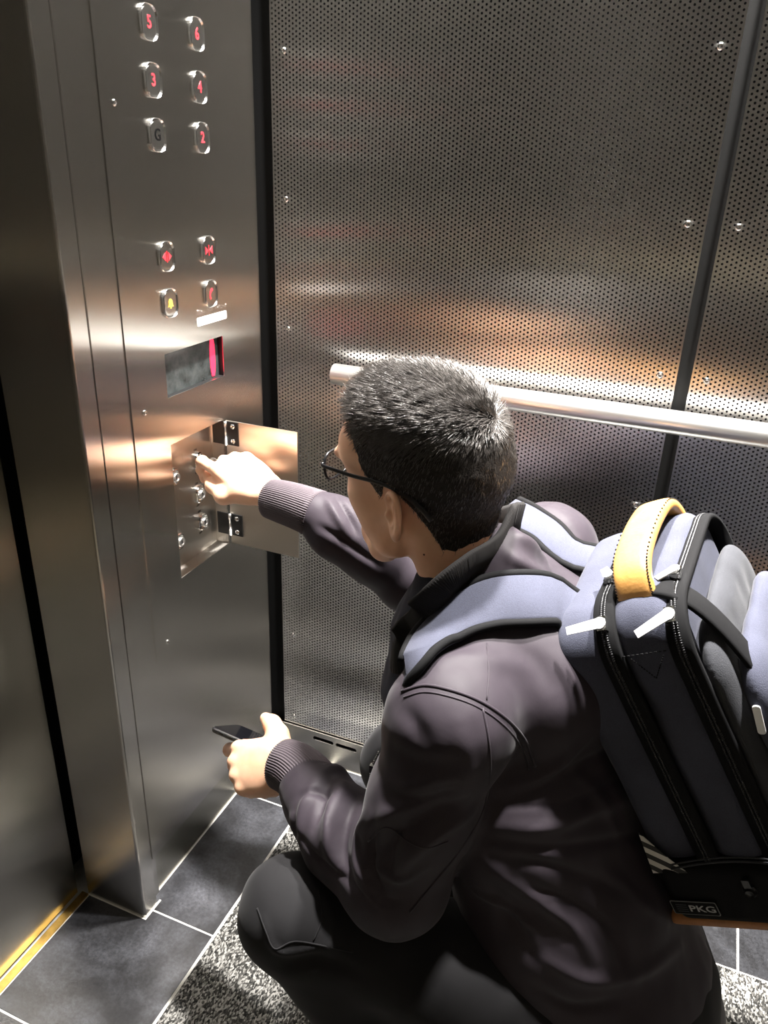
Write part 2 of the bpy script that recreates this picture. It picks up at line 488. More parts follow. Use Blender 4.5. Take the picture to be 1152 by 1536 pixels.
# control-panel wall: slim corner post, flush panel with rolled right edge, recessed foot
def wall_front():
    bm = bmesh.new()
    # corner post, plan outline extruded to the ceiling
    r = .004
    out = [(-.883, .7826), (XF - r, .7826)] + [(XF - r + r * math.sin(a), .7826 + r - r * math.cos(a)) for a in (math.pi / 6, math.pi / 3, math.pi / 2)] + [(XF, .8165), (XF - .0015, .8172), (XF - .012, .8172), (XF - .012, .84), (-.883, .84)]
    add_loft(bm, [[(x, y, 0) for x, y in out], [(x, y, ZC) for x, y in out]])
    # panel outline with rolled right edge; opening is behind the face plate
    R = .024
    ye = 1.272
    def outl(xf): 
        o = [(xf - .012, .8195), (xf - .0015, .8195), (xf, .8202)]
        o += [(xf, ye - R)] + [(xf - R + R * math.cos(a), ye - R + R * math.sin(a)) for a in [math.pi / 2 * i / 8 for i in range(1, 9)]]
        return o + [(-.86, ye), (-.86, .8195)]
    def slab(z0, z1, o): add_loft(bm, [[(x, y, z0) for x, y in o], [(x, y, z1) for x, y in o]])
    slab(.112, .60, outl(XF)); slab(.89, .935, outl(XF)); slab(1.025, ZC, outl(XF))
    # bands that carry the openings: left piece, right piece
    for z0, z1, ya, yb in ((.60, .89, .955, 1.128), (.935, 1.025, .965, 1.135)):
        add_box(bm, (XF - .012, .8195, z0), (XF, ya, z1))
        o = [(XF - .06, yb), (XF, yb), (XF, ye - R)] + [(XF - R + R * math.cos(a), ye - R + R * math.sin(a)) for a in [math.pi / 2 * i / 8 for i in range(1, 9)]] + [(XF - .06, ye)]
        add_loft(bm, [[(x, y, z0) for x, y in o], [(x, y, z1) for x, y in o]])
    add_box(bm, (-.90, .82, .55), (-.86, 1.27, 1.1))
    o = bm_obj('wall_front', bm, M_steel)
    return struct(o)
wf = wall_front()
struct(box('baseboard_front', (-.80, .822, 0), (XBASE, 1.262, .113), M_steel_door))
# recess between the panel and the perforated wall
struct(box('trim_1', (-.86, 1.273, 0), (-.79, YR + .03, ZC), M_black))
# door leaf and brass threshold
bm = bmesh.new()
add_box(bm, (-.93, YL, .008), (-.8985, .772, 2.12))
d1 = struct(bm_obj('door_1', bm, M_steel_door, bevel=.003))
struct(box('wall_door', (-.98, YL, 0), (-.955, YR, ZC), M_dark))
struct(box('trim_2', (-.955, YL, 2.125), (-.87, .782, ZC), M_steel_door))
bm = bmesh.new()
add_box(bm, (-.8965, YL, -.003), (-.882, .781, .0015)); add_box(bm, (-.94, YL, -.012), (-.8965, .781, -.0035))
sill = bm_obj('door_threshold', bm, M_brass)
tag(sill, 'narrow brass threshold strip with a groove along the foot of the lift door', 'door sill')

# kick plate under the perforated wall, with vent slots
bm = bmesh.new()
def plate_with_slots(bm, x0, x1, z0, z1, y0, y1, slots, hz0, hz1):
    # bands above and below the slot row, blocks between slots with half-round ends
    add_box(bm, (x0, y0, z0), (x1, y1, hz0)); add_box(bm, (x0, y0, hz1), (x1, y1, z1))
    X = x0
    r = (hz1 - hz0) / 2; zc = (hz0 + hz1) / 2
    for a, b_ in slots + [(None, None)]:
        xe = a if a is not None else x1
        arcL = [] if X == x0 else [(X - r * math.sin(t), zc + r * math.cos(t)) for t in np.linspace(math.pi, 0, 9)]
        arcR = [] if a is None else [(xe + r * math.sin(t), zc + r * math.cos(t)) for t in np.linspace(0, math.pi, 9)]
        arcL = [(X - r * math.cos(t), zc + r * math.sin(t)) for t in np.linspace(-math.pi / 2, math.pi / 2, 9)] if X != x0 else [(X, hz0), (X, hz1)]
        # left side of this block is the right (rounded) end of previous slot -> concave
        if X != x0: arcL = [(X - r + r * math.cos(t), zc + r * math.sin(t)) for t in np.linspace(-math.pi / 2, math.pi / 2, 9)]
        if a is not None: arcR = [(xe + r - r * math.cos(t), zc + r * math.sin(t)) for t in np.linspace(math.pi / 2, -math.pi / 2, 9)]
        else: arcR = [(xe, hz1), (xe, hz0)]
        L = arcL + arcR
        add_loft(bm, [[(x, y1, z) for x, z in L], [(x, y0, z) for x, z in L]])
        X = b_ if b_ is not None else X
slots = []
for k in range(6):
    c0 = -.6065 + k * .3245
    slots += [(c0 - .055, c0 - .003), (c0 + .003, c0 + .055)]
plate_with_slots(bm, -.785, XB, 0, .0835, YR - .006, YR - .002, slots, .0605, .0705)
struct(bm_obj('baseboard_right', bm, M_steel_door))

# ------------------------------------------------------------------ perforated panels
def perforated(x0, x1, z0, z1, p=.0072, r=.00188, th=.0016):
    dx = p * math.sqrt(3) / 2
    nx = int((x1 - x0 - .001) / dx) - 0; nz = int((z1 - z0) / p) - 1
    dx = (x1 - x0) / (nx + .33); 
    i, j = np.meshgrid(np.arange(nx), np.arange(nz), indexing='ij')
    cx = x0 + dx * (i + .66); cz = z0 + p * (j + .62 + .5 * (i % 2)); zt = z0 + p * (nz + .62 + .12)
    cx = cx.ravel(); cz = cz.ravel(); n = len(cx)
    # hexagonal cells, flat top/bottom (columns share vertical pitch)
    hx = np.array([2, 1, -1, -2, -1, 1]) / 3 * dx; hz = np.array([0, .5, .5, 0, -.5, -.5]) * p
    a = np.radians([0, 60, 120, 180, 240, 300]); rx, rz = r * np.cos(a), r * np.sin(a)
    OX = cx[:, None] + hx; OZ = cz[:, None] + hz
    OX = np.where(OX < x0 + dx * .5, x0, OX); OX = np.where(OX > x1 - dx * .5, x1, OX)
    OZ = np.where(OZ < z0 + p * .7, z0, OZ); OZ = np.where(OZ > zt - p * .45, zt, OZ)
    IX = cx[:, None] + rx; IZ = cz[:, None] + rz
    yf, yb = YR, YR + th
    V = np.zeros((n, 18, 3))
    V[:, 0:6, 0] = OX; V[:, 0:6, 2] = OZ; V[:, 0:6, 1] = yf
    V[:, 6:12, 0] = IX; V[:, 6:12, 2] = IZ; V[:, 6:12, 1] = yf
    V[:, 12:18] = V[:, 6:12]; V[:, 12:18, 1] = yb
    F = []
    for k in range(6):
        l = (k + 1) % 6
        F.append((k, l, 6 + l, 6 + k)); F.append((6 + k, 6 + l, 12 + l, 12 + k))
    F = np.array(F); Q = (np.arange(n)[:, None, None] * 18 + F[None]).reshape(-1, 4)
    V = V.reshape(-1, 3)
    return V, Q, zt
SCREW_Z = [.1053 + .2238 * k for k in range(9)]
def dome_screw(parent, loc, axis, r=.0052, h=.0032):
    bm = bmesh.new(); M = frame(axis, loc=loc)
    add_lathe(bm, [(r * 1.0, -.0005), (r * 1.0, h * .25), (r * .9, h * .6), (r * .62, h * .92), (r * .42, h), (r * .4, h * .35), (0, h * .35)], M, 18)
    return bm_obj('screw', bm, M_chrome, parent)
def panel(x0, x1, label, screws):
    e = empty('perforated_panel', ((x0 + x1) / 2, YR, 0))
    V, Q, zt = perforated(x0, x1, .0845, 2.27)
    sh = np_mesh('sheet', V, Q, M_perf, None, smooth=False); keep_world(sh, e)
    bm = bmesh.new()   # thin side returns
    add_box(bm, (x0 - .0004, YR + .0001, .0845), (x0, YR + .010, zt)); add_box(bm, (x1, YR + .0001, .0845), (x1 + .0004, YR + .010, zt))
    keep_world(bm_obj('edge_return', bm, M_perf), e)
    for x in screws:
        for z in SCREW_Z:
            keep_world(dome_screw(None, (x, YR, z), (0, -1, 0)), e)
    tag(e, label, 'wall panel', 'perforated steel wall panels')
panel(-.7388, -.0265, 'wide perforated steel wall panel between the control panel and the black joint', (-.7139, -.0391 - .012))
panel(-.0047, XB - .02, 'perforated steel wall panel on the right of the black joint', (.0179,))

# ------------------------------------------------------------------ handrails
def rail(a, b, out, label, posts):
    a, b = Vector(a), Vector(b); d = (b - a).normalized(); r = .0185
    e = empty('handrail', a)
    bm = bmesh.new(); M = frame(d, loc=a); L = (b - a).length
    add_lathe(bm, [(0, 0), (r - .002, 0), (r - .0006, .0006), (r, .002), (r, L - .002), (r - .002, L), (0, L)], M, 40)
    keep_world(bm_obj('bar', bm, M_rail), e)
    for t in posts:
        p = a + d * t; o = Vector(out)
        bm = bmesh.new()
        add_tube(bm, [p, p - Vector((0, 0, .028)), p - Vector((0, 0, .036)) + o * .008, p - Vector((0, 0, .036)) + o * (YR - 1.239 - .004)], .006, n=12)
        add_lathe(bm, [(0, -.006), (.022, -.006), (.022, 0), (0, 0)], frame(o, loc=p - Vector((0, 0, .036)) + o * (YR - 1.239 - .001)), 24)
        keep_world(bm_obj('bracket', bm, M_rail), e)
    tag(e, label, 'handrail')
rail((-.595, 1.239, .943), (.86, 1.239, .943), (0, 1, 0), 'round polished steel handrail running along the perforated wall behind the man', (.16, 1.25))
rail((XB - .052, -.6, .943), (XB - .052, 1.12, .943), (1, 0, 0), 'steel handrail on the plain rear wall of the lift, behind the camera', (.2, 1.45))
rail((-.595, YL + .052, .943), (.80, YL + .052, .943), (0, -1, 0), 'steel handrail on the plain side wall of the lift, opposite the perforated one', (.2, 1.2))

# ------------------------------------------------------------------ ceiling lights
M_lamp = simple('lamp_diffuser', (1, 1, 1), .4, emit=(1, .97, .93), es=30)
M_ring = simple('lamp_ring', (.7, .7, .7), .3, 1.)
def downlight(x, y, power, label, col=(1, .965, .92), spread=75):
    e = empty('ceiling_light', (x, y, ZC))
    bm = bmesh.new(); add_lathe(bm, [(.045, 0), (.056, 0), (.056, .005), (.045, .008)], frame((0, 0, -1), loc=(0, 0, 0)), 32)
    bm_obj('ring', bm, M_ring, e)
    bm = bmesh.new(); add_lathe(bm, [(0, .004), (.045, .004)], frame((0, 0, -1)), 32)
    bm_obj('diffuser', bm, M_lamp, e)
    L = bpy.data.lights.new('lamp', 'AREA'); L.shape = 'DISK'; L.size = .09; L.energy = power; L.color = col; L.spread = math.radians(spread)
    o = bpy.data.objects.new('lamp', L); o.location = (0, 0, -.008); link(o, e)
    tag(e, label, 'ceiling light', 'recessed ceiling lights')
# ------------------------------------------------------------------ lift control panel
PT = .0016                       # face plate thickness
XP = XF + PT
cop = empty('control_panel', (XF, 1.05, .5))
tag(cop, 'tall brushed steel lift control panel with number buttons, display and opened key cabinet', 'control panel')
PY0, PY1, PZ0, PZ1 = .8835, 1.236, .505, 2.2
def plate():
    bm = bmesh.new()
    holes = [(.9695, 1.128, .9445, 1.013), (.9668, 1.1165, .6265, .8685)]
    ys = sorted({PY0, PY1, *[h[0] for h in holes], *[h[1] for h in holes]}); zs = sorted({PZ0, PZ1, *[h[2] for h in holes], *[h[3] for h in holes]})
    g = {}
    def v(y, z):
        if (y, z) not in g: g[(y, z)] = bm.verts.new((XP, y, z))
        return g[(y, z)]
    for a, b in zip(ys[:-1], ys[1:]):
        for c, d in zip(zs[:-1], zs[1:]):
            if any(h[0] - 1e-6 <= a and b <= h[1] + 1e-6 and h[2] - 1e-6 <= c and d <= h[3] + 1e-6 for h in holes): continue
            bm.faces.new((v(a, c), v(b, c), v(b, d), v(a, d)))
    ex = bmesh.ops.extrude_face_region(bm, geom=list(bm.faces))
    nv = [x for x in ex['geom'] if isinstance(x, bmesh.types.BMVert)]
    bmesh.ops.translate(bm, vec=(-PT, 0, 0), verts=nv)
    bmesh.ops.recalc_face_normals(bm, faces=bm.faces)
    return bm
keep_world(bm_obj('face_plate', plate(), M_steel), cop)

M_bezel = simple('satin_bezel', (.85, .85, .83), .22, 1.)
M_btn = simple('button_steel', (.42, .41, .39), .22, 1.)
MX = Matrix(((0, 0, 1, 0), (1, 0, 0, 0), (0, 1, 0, 0), (0, 0, 0, 1)))   # local x->+Y, y->+Z, z->+X
def place(y, z, x=XP): return Matrix.Translation((x, y, z)) @ MX
BW, BH, BR = .030, .0375, .0115
def button(y, z, kind, txt=None):
    M = place(y, z)
    bm = bmesh.new()
    L = [(BW + .0055, BH + .0055, BR + .0026, -.0), (BW + .0055, BH + .0055, BR + .0026, .0032), (BW + .0048, BH + .0048, BR + .0022, .0036), (BW + .0002, BH + .0002, BR + .0001, .0006), (BW + .0002, BH + .0002, BR + .0001, 0)]
    add_loft(bm, [[M @ Vector((px, py, h)) for px, py in rrect(w, hh, r)] for w, hh, r, h in L], False, False, smooth=False)
    bz = bm_obj('bezel', bm, M_bezel)
    bm = bmesh.new()
    L = [(BW - .0006, BH - .0006, BR - .0003, 0), (BW - .0006, BH - .0006, BR - .0003, .0014), (BW - .0022, BH - .0022, BR - .0011, .0024), (BW - .006, BH - .0085, BR - .003, .0026)]
    add_loft(bm, [[M @ Vector((px, py, h)) for px, py in rrect(w, hh, r)] for w, hh, r, h in L], False, True, smooth=False)
    b = bm_obj('button', bm, M_btn); keep_world(b, cop)
    bz.parent = b
    T = Matrix.Translation((0, 0, .0027))
    mt = {'red': M_red, 'dark': M_legend_dark, 'amber': M_amber}[kind]
    if isinstance(txt, str):
        text_mesh('legend', txt, .0215, M @ T, mt, b, .0004, .9)
    else:
        bm = bmesh.new()
        for poly in txt:
            add_loft(bm, [[M @ T @ Vector((px, py, 0)) for px, py in poly], [M @ T @ Vector((px, py, .0005)) for px, py in poly]], True, True)
        bm_obj('legend', bm, mt, b)
    return b
CA, CB = .9906, 1.0981
button(CA, 1.4475, 'red', '5'); button(CB, 1.4475, 'red', '6')
button(CA, 1.3805, 'red', '3'); button(CB, 1.3805, 'red', '4')
button(CA, 1.3139, 'dark', 'G'); button(CB, 1.3139, 'red', '2')
bar = [(-.0006, -.008), (.0006, -.008), (.0006, .008), (-.0006, .008)]
button(CA, 1.1535, 'red', [bar, [(-.0105, 0), (-.0032, -.0062), (-.0032, .0062)], [(.0032, -.0062), (.0105, 0), (.0032, .0062)]])
button(CB, 1.1535, 'red', [bar, [(-.0095, -.006), (-.002, 0), (-.0095, .006)], [(.002, 0), (.0095, -.006), (.0095, .006)]])
bell = [(-.0065, -.005), (.0065, -.005), (.005, -.002), (.0045, .003), (.0025, .006), (0, .007), (-.0025, .006), (-.0045, .003), (-.005, -.002)]
button(CA, 1.0865, 'amber', [bell, [(-.0016, -.0075), (.0016, -.0075), (.0016, -.0055), (-.0016, -.0055)]])
hs = [(-.004, -.0085), (-.0012, -.0085), (-.0008, -.0055), (-.0022, -.0045), (-.0016, .0), (.001, .004), (.0022, .0035), (.0048, .0055), (.0035, .0085), (.0005, .0085), (-.003, .004), (-.0052, -.002)]
button(CB, 1.0865, 'red', [hs])

# raised lettering and white label below the phone button
bm = bmesh.new()
dots = random.Random(3)
for k in range(15):
    y0 = 1.061 + k * .0056
    for a in range(2):
        for b_ in range(3):
            if dots.random() < .55 and k not in (4, 8):
                add_lathe(bm, [(.0008, 0), (.0006, .0006), (0, .0008)], place(y0 + a * .0023, 1.0596 + b_ * .0023), 6)
keep_world(bm_obj('braille_text', bm, M_chrome), cop)
bm = bmesh.new(); M = place(1.1005, 1.0465)
add_loft(bm, [[M @ Vector((px, py, h)) for px, py in rrect(.085, .0135, .003, 3)] for h in (0, .0006)])
keep_world(bm_obj('white_label', bm, M_label), cop)

# display: recessed window with smoked glass and a lit red figure
bm = bmesh.new()
y0, y1, z0, z1, dp = .9695, 1.128, .9445, 1.013, .011
add_box(bm, (XP - dp - .002, y0 - .002, z0 - .002), (XP - dp, y1 + .002, z1 + .002))
for lo, hi in (((XP - dp, y0 - .002, z0), (XF, y0, z1)), ((XP - dp, y1, z0), (XF, y1 + .002, z1)), ((XP - dp, y0, z0 - .002), (XF, y1, z0)), ((XP - dp, y0, z1), (XF, y1, z1 + .002))):
    add_box(bm, lo, hi, 1)
disp = bm_obj('display', bm, [M_glass_dark, M_hinge]); keep_world(disp, cop)
bm = bmesh.new(); M = place(1.111, .979, XP - dp)
pts = [(.0075 * (1 - .5 * abs(t) ** 3) * math.copysign(1, s), .0325 * t) for s, rng_ in ((1, np.linspace(-1, 1, 9)), (-1, np.linspace(1, -1, 9))) for t in rng_]
add_loft(bm, [[M @ Vector((px, py, h)) for px, py in pts] for h in (0, .0008)])
bm_obj('lit_figure', bm, M_redlit, disp)

# plate screws
for y, z in ((.910, 1.349), (.912, .937), (.915, .528), (.911, 1.76), (.911, 2.16)):
    keep_world(dome_screw(None, (XP, y, z), (1, 0, 0), .0045, .0026), cop)

# key cabinet: tray behind the plate
CY0, CY1, CZ0, CZ1 = .9668, 1.1165, .6265, .8685
CD = .026
tray = bmesh.new()
add_box(tray, (XP - CD - .002, CY0 - .002, CZ0 - .002), (XP - CD, CY1 + .002, CZ1 + .002))
for lo, hi in (((XP - CD, CY0 - .002, CZ0), (XF - .0002, CY0, CZ1)), ((XP - CD, CY1, CZ0), (XF - .0002, CY1 + .002, CZ1)), ((XP - CD, CY0, CZ0 - .002), (XF - .0002, CY1, CZ0)), ((XP - CD, CY0, CZ1), (XF - .0002, CY1, CZ1 + .002))):
    add_box(tray, lo, hi)
M_tray = steel('tray_steel', (.50, .47, .43), .3, .7)
tr = bm_obj('key_tray', tray, M_tray); keep_world(tr, cop)
XT = XP - CD
def keyswitch(y, z, turned=0):
    M = place(y, z, XT)
    bm = bmesh.new()
    L = [(.024, .031, .0095, 0), (.024, .031, .0095, .004), (.021, .028, .008, .006), (.0185, .0255, .007, .006), (.018, .025, .0068, .002)]
    add_loft(bm, [[M @ Vector((px, py, h)) for px, py in rrect(w, hh, r, 4)] for w, hh, r, h in L], True, True)
    s = bm_obj('key_switch', bm, M_chrome); keep_world(s, cop)
    bm = bmesh.new(); add_lathe(bm, [(.0085, .002), (.0085, .009), (.0078, .0102), (.005, .0102), (.005, .0092), (0, .0092)], M, 20)
    bm_obj('lock_barrel', bm, M_rail, s)
    bm = bmesh.new(); a = math.radians(turned)
    add_box(bm, (-.0007, -.0038, .0088), (.0007, .0038, .0098), M=M @ Matrix.Rotation(a, 4, 'Z')); bm_obj('keyhole', bm, M_legend_dark, s)
    # engraved ticks and tiny words around the lock
    for q, (dy, dz, t) in enumerate(((-.004, .021, 'ON'), (-.004, -.021, 'OFF'))):
        text_mesh('switch_marking', t, .0055, place(y + dy, z + dz, XT), M_legend_dark, s, .0002)
KS = [(.998, .798), (.998, .678), (1.070, .803), (1.067, .741), (1.070, .686)]
for y, z in KS: keyswitch(y, z)
# small print on the tray, lower left
for i, t in enumerate(('FAN', 'LIGHT', 'INSPECTION', 'SERVICE')):
    pass

# cabinet door, open at a right angle
DY = 1.1185
door = empty('cabinet_door', (XP, DY, CZ0)); 
keep_world(door, cop)
def kd(o):
    o.parent = door; o.matrix_parent_inverse = Matrix.Translation(-(Vector(door.location)))
    return o
bm = bmesh.new()
add_box(bm, (XP + .004, DY, .6275), (-.6045, DY + .0022, .8675))
kd(bm_obj('door_leaf', bm, steel('cabinet_door_steel', (.66, .60, .53), .33, .75), bevel=.0006, seg=1))
for zc in (.845, .667):
    bm = bmesh.new()
    add_box(bm, (XP + .006, DY - .0022, zc - .0215), (XP + .030, DY, zc + .0215))
    h = bm_obj('hinge', bm, M_hinge, bevel=.0005, seg=1); kd(h)
    bm = bmesh.new(); add_box(bm, (XP - .022, DY - .0035, zc - .0215), (XP + .0045, DY - .0015, zc + .0215))
    bm_obj('hinge_leaf', bm, M_hinge, h)
    bm = bmesh.new(); add_lathe(bm, [(0, -.0215), (.0027, -.0215), (.0027, -.011), (.002, -.011), (.002, .011), (.0027, .011), (.0027, .0215), (0, .0215)], frame((0, 0, 1), loc=(XP + .0052, DY - .0035, zc)), 14)
    bm_obj('hinge_pin', bm, M_rail, h)
    for dz in (-.0135, .0135):
        dome_screw(h, (XP + .0195, DY - .0022, zc + dz), (0, -1, 0), .0046, .0028)
# ------------------------------------------------------------------ the crouching man
from mathutils.bvhtree import BVHTree
def at(px, py, d):
    """point seen at a pixel, d metres along the view axis"""
    return np.array(CAM + RC @ Vector(((px - 576) / 1176.84, -(py - 768) / 1176.84, -1)) * d)
def vray(px, py): return (RC @ Vector(((px - 576) / 1176.84, -(py - 768) / 1176.84, -1))).normalized()

def fabric(name, col, rough=.6, sheen=.3, weave=900., bump=.25, var=.12, spec=.3):
    m, nt, b = new_mat(name)
    geo = nt.nodes.new('ShaderNodeNewGeometry')
    n = N(nt, 'ShaderNodeTexNoise', Scale=14., Detail=5.); nt.links.new(geo.outputs['Position'], n.inputs['Vector'])
    n2 = N(nt, 'ShaderNodeTexNoise', Scale=weave, Detail=2.); nt.links.new(geo.outputs['Position'], n2.inputs['Vector'])
    mul = N(nt, 'ShaderNodeMath', operation='MULTIPLY_ADD'); mul.inputs[1].default_value = .5; nt.links.new(n2.outputs['Fac'], mul.inputs[0])
    h = N(nt, 'ShaderNodeMath', operation='MULTIPLY'); h.inputs[1].default_value = .5; nt.links.new(n.outputs['Fac'], h.inputs[0]); nt.links.new(h.outputs[0], mul.inputs[2])
    r = nt.nodes.new('ShaderNodeValToRGB'); r.color_ramp.elements[0].position = .35; r.color_ramp.elements[1].position = .65
    r.color_ramp.elements[0].color = (*[c * (1 - var) for c in col], 1); r.color_ramp.elements[1].color = (*[c * (1 + var) for c in col], 1)
    nt.links.new(mul.outputs[0], r.inputs['Fac']); nt.links.new(r.outputs['Color'], b.inputs['Base Color'])
    b.inputs['Roughness'].default_value = rough; b.inputs['Sheen Weight'].default_value = sheen; b.inputs['Sheen Roughness'].default_value = .4
    b.inputs['Specular IOR Level'].default_value = spec
    bp = N(nt, 'ShaderNodeBump', Strength=bump, Distance=.0006); nt.links.new(n2.outputs['Fac'], bp.inputs['Height']); nt.links.new(bp.outputs[0], b.inputs['Normal'])
    return m
M_jacket = fabric('mauve_black_satin', (.0255, .0205, .026), .58, .05, 1200, .15, .1, .13)
M_rib = fabric('ribbed_knit', (.06, .048, .056), .75, .08, 1500, .2)
M_collar = fabric('dark_ribbed_knit', (.006, .0052, .0052), .9, .0, 1500, .2)
M_trouser = fabric('black_stretch_cotton', (.0045, .0042, .005), .85, .05, 1400, .2, .1, .25)
M_shirt = fabric('navy_shirt', (.008, .010, .02), .85, .03)
def skin():
    m, nt, b = new_mat('skin')
    geo = nt.nodes.new('ShaderNodeNewGeometry')
    n = N(nt, 'ShaderNodeTexNoise', Scale=26., Detail=5.); nt.links.new(geo.outputs['Position'], n.inputs['Vector'])
    r = nt.nodes.new('ShaderNodeValToRGB'); r.color_ramp.elements[0].position = .3; r.color_ramp.elements[1].position = .7
    r.color_ramp.elements[0].color = (.62, .34, .215, 1); r.color_ramp.elements[1].color = (.74, .45, .30, 1)
    nt.links.new(n.outputs['Fac'], r.inputs['Fac']); nt.links.new(r.outputs['Color'], b.inputs['Base Color'])
    b.inputs['Roughness'].default_value = .48; b.inputs['Specular IOR Level'].default_value = .4
    b.inputs['Subsurface Weight'].default_value = .18; b.inputs['Subsurface Radius'].default_value = (1, .35, .2); b.inputs['Subsurface Scale'].default_value = .008
    n2 = N(nt, 'ShaderNodeTexNoise', Scale=700., Detail=2.); nt.links.new(geo.outputs['Position'], n2.inputs['Vector'])
    bp = N(nt, 'ShaderNodeBump', Strength=.12, Distance=.0006); nt.links.new(n2.outputs['Fac'], bp.inputs['Height']); nt.links.new(bp.outputs[0], b.inputs['Normal'])
    return m
M_skin = skin()
M_hair = simple('black_hair', (.062, .055, .05), .36, 0, .9, coat=.5)
M_scalp = simple('short_black_hair', (.016, .013, .011), .7, 0, .25, noise=.5, nscale=260, bump=.8, bscale=500)

man = empty('person', (-.05, .80, 0))
tag(man, 'crouching man in a dark satin bomber jacket and glasses, turning a key in the panel', 'person')

# ---- head frame
HC = np.array((-.284, .863, .935))
F_ = np.array((-.950, .304, -.075)); L_ = np.array((-.297, -.951, -.089)); U_ = np.array((-.098, -.062, .993))
HM = np.eye(4); HM[:3, 0] = F_; HM[:3, 1] = L_; HM[:3, 2] = U_; HM[:3, 3] = HC
def hw(a, b, c): return HC + a * F_ + b * L_ + c * U_

def head_field(h=.0014):
    f = Field((-.20, -.105, -.275), (.145, .105, .145), h)
    f.ell((-.008, 0, .045), (.096, .074, .083), k=0)
    f.ell((-.030, 0, .025), (.078, .070, .072), k=.03)
    f.ell((.045, 0, .05), (.050, .060, .062), k=.03)
    f.cone((.040, 0, .0), (.060, 0, -.072), .056, .034, .03)
    f.ell((.062, 0, -.085), (.030, .030, .026), k=.02)
    for s in (-1, 1):
        f.chain([(-.004, s * .060, -.030), (.012, s * .056, -.068), (.045, s * .036, -.094), (.078, 0, -.102)], [.014, .014, .014, .015], .02)
        f.ell((.055, s * .040, -.018), (.028, .026, .026), k=.02)
        f.ell((.030, s * .052, -.045), (.032, .018, .032), k=.02)
        f.ell((.055, s * .046, .045), (.030, .020, .030), k=.02)
        f.ell((.100, s * .031, .012), (.016, .019, .011), k=.012, mode='cut')
        f.ell((.079, s * .031, .012), (.0125, .0135, .0115), k=.004)
        f.cone((.092, s * .048, .034), (.099, s * .014, .032), .006, .006, .012)
        f.ell((.101, s * .010, -.026), (.009, .008, .006), k=.006)
    f.chain([(.093, 0, .018), (.104, 0, -.006), (.112, 0, -.021)], [.007, .008, .009], .012)
    f.ell((.094, 0, -.052), (.011, .024, .006), k=.006); f.ell((.092, 0, -.064), (.011, .020, .006), k=.006)
    f.ell((.105, 0, -.058), (.010, .024, .0014), k=.003, mode='cut')
    f.ell((.084, 0, -.092), (.014, .017, .012), k=.012)
    # neck
    f.chain([(-.030, 0, -.035), (-.050, 0, -.10), (-.074, 0, -.19)], [.052, .050, .054], .03)
    for s in (-1, 1):
        f.cone((-.030, s * .052, -.045), (-.028, s * .012, -.19), .012, .012, .02)
        y = s * .0765
        c, sn = math.cos(math.radians(24)), math.sin(math.radians(24))
        ax = [(c, s * sn, 0), (-s * sn * s * s, s * c * s * s, 0), (0, 0, 1)]
        ax = np.array([(c, s * sn * 1.0, .0), (-s * sn * 0 - sn * s * s * 0 - s * s * sn * 0, 0, 0), (0, 0, 1)], float)
        e1 = np.array((c, -s * sn, .12)); e1 /= np.linalg.norm(e1)      # runs forward, towards the head
        e3 = np.array((-.17, 0, 1.)); e3 -= e3 @ e1 * e1; e3 /= np.linalg.norm(e3)
        e2 = np.cross(e3, e1) * 1.0
        if e2[1] * s < 0: e2 = -e2                                       # outwards
        o = np.array((-.012, y + s * .004, -.012))
        def E(a, b, d): return o + a * e1 + b * e2 + d * e3
        f.ell(o, (.0165, .0045, .027), axes=[e1, e2, e3], k=.006)
        f.ell(E(-.001, -.002, -.027), (.0095, .005, .0115), axes=[e1, e2, e3], k=.006)
        rim = [E(.013, .001, .004), E(.011, .004, .018), E(.002, .005, .028), E(-.010, .005, .025), E(-.0165, .005, .012), E(-.0165, .004, -.004), E(-.011, .002, -.020), E(-.004, .001, -.029)]
        f.chain([p for p in crom(rim, 3)], [.0034] * (len(rim) * 3), .0025)
        f.chain([E(-.002, .003, .016), E(-.008, .004, .006), E(-.009, .003, -.006), E(-.003, .003, -.014)], [.0026] * 4, .0025)
        f.ell(E(.003, .006, -.003), (.0075, .0062, .0115), axes=[e1, e2, e3], k=.003, mode='cut')
        f.ell(E(.002, .005, .020), (.0060, .0028, .0050), axes=[e1, e2, e3], k=.003, mode='cut')
        f.ell(E(.011, .003, -.006), (.0045, .004, .0060), axes=[e1, e2, e3], k=.003)
    return f

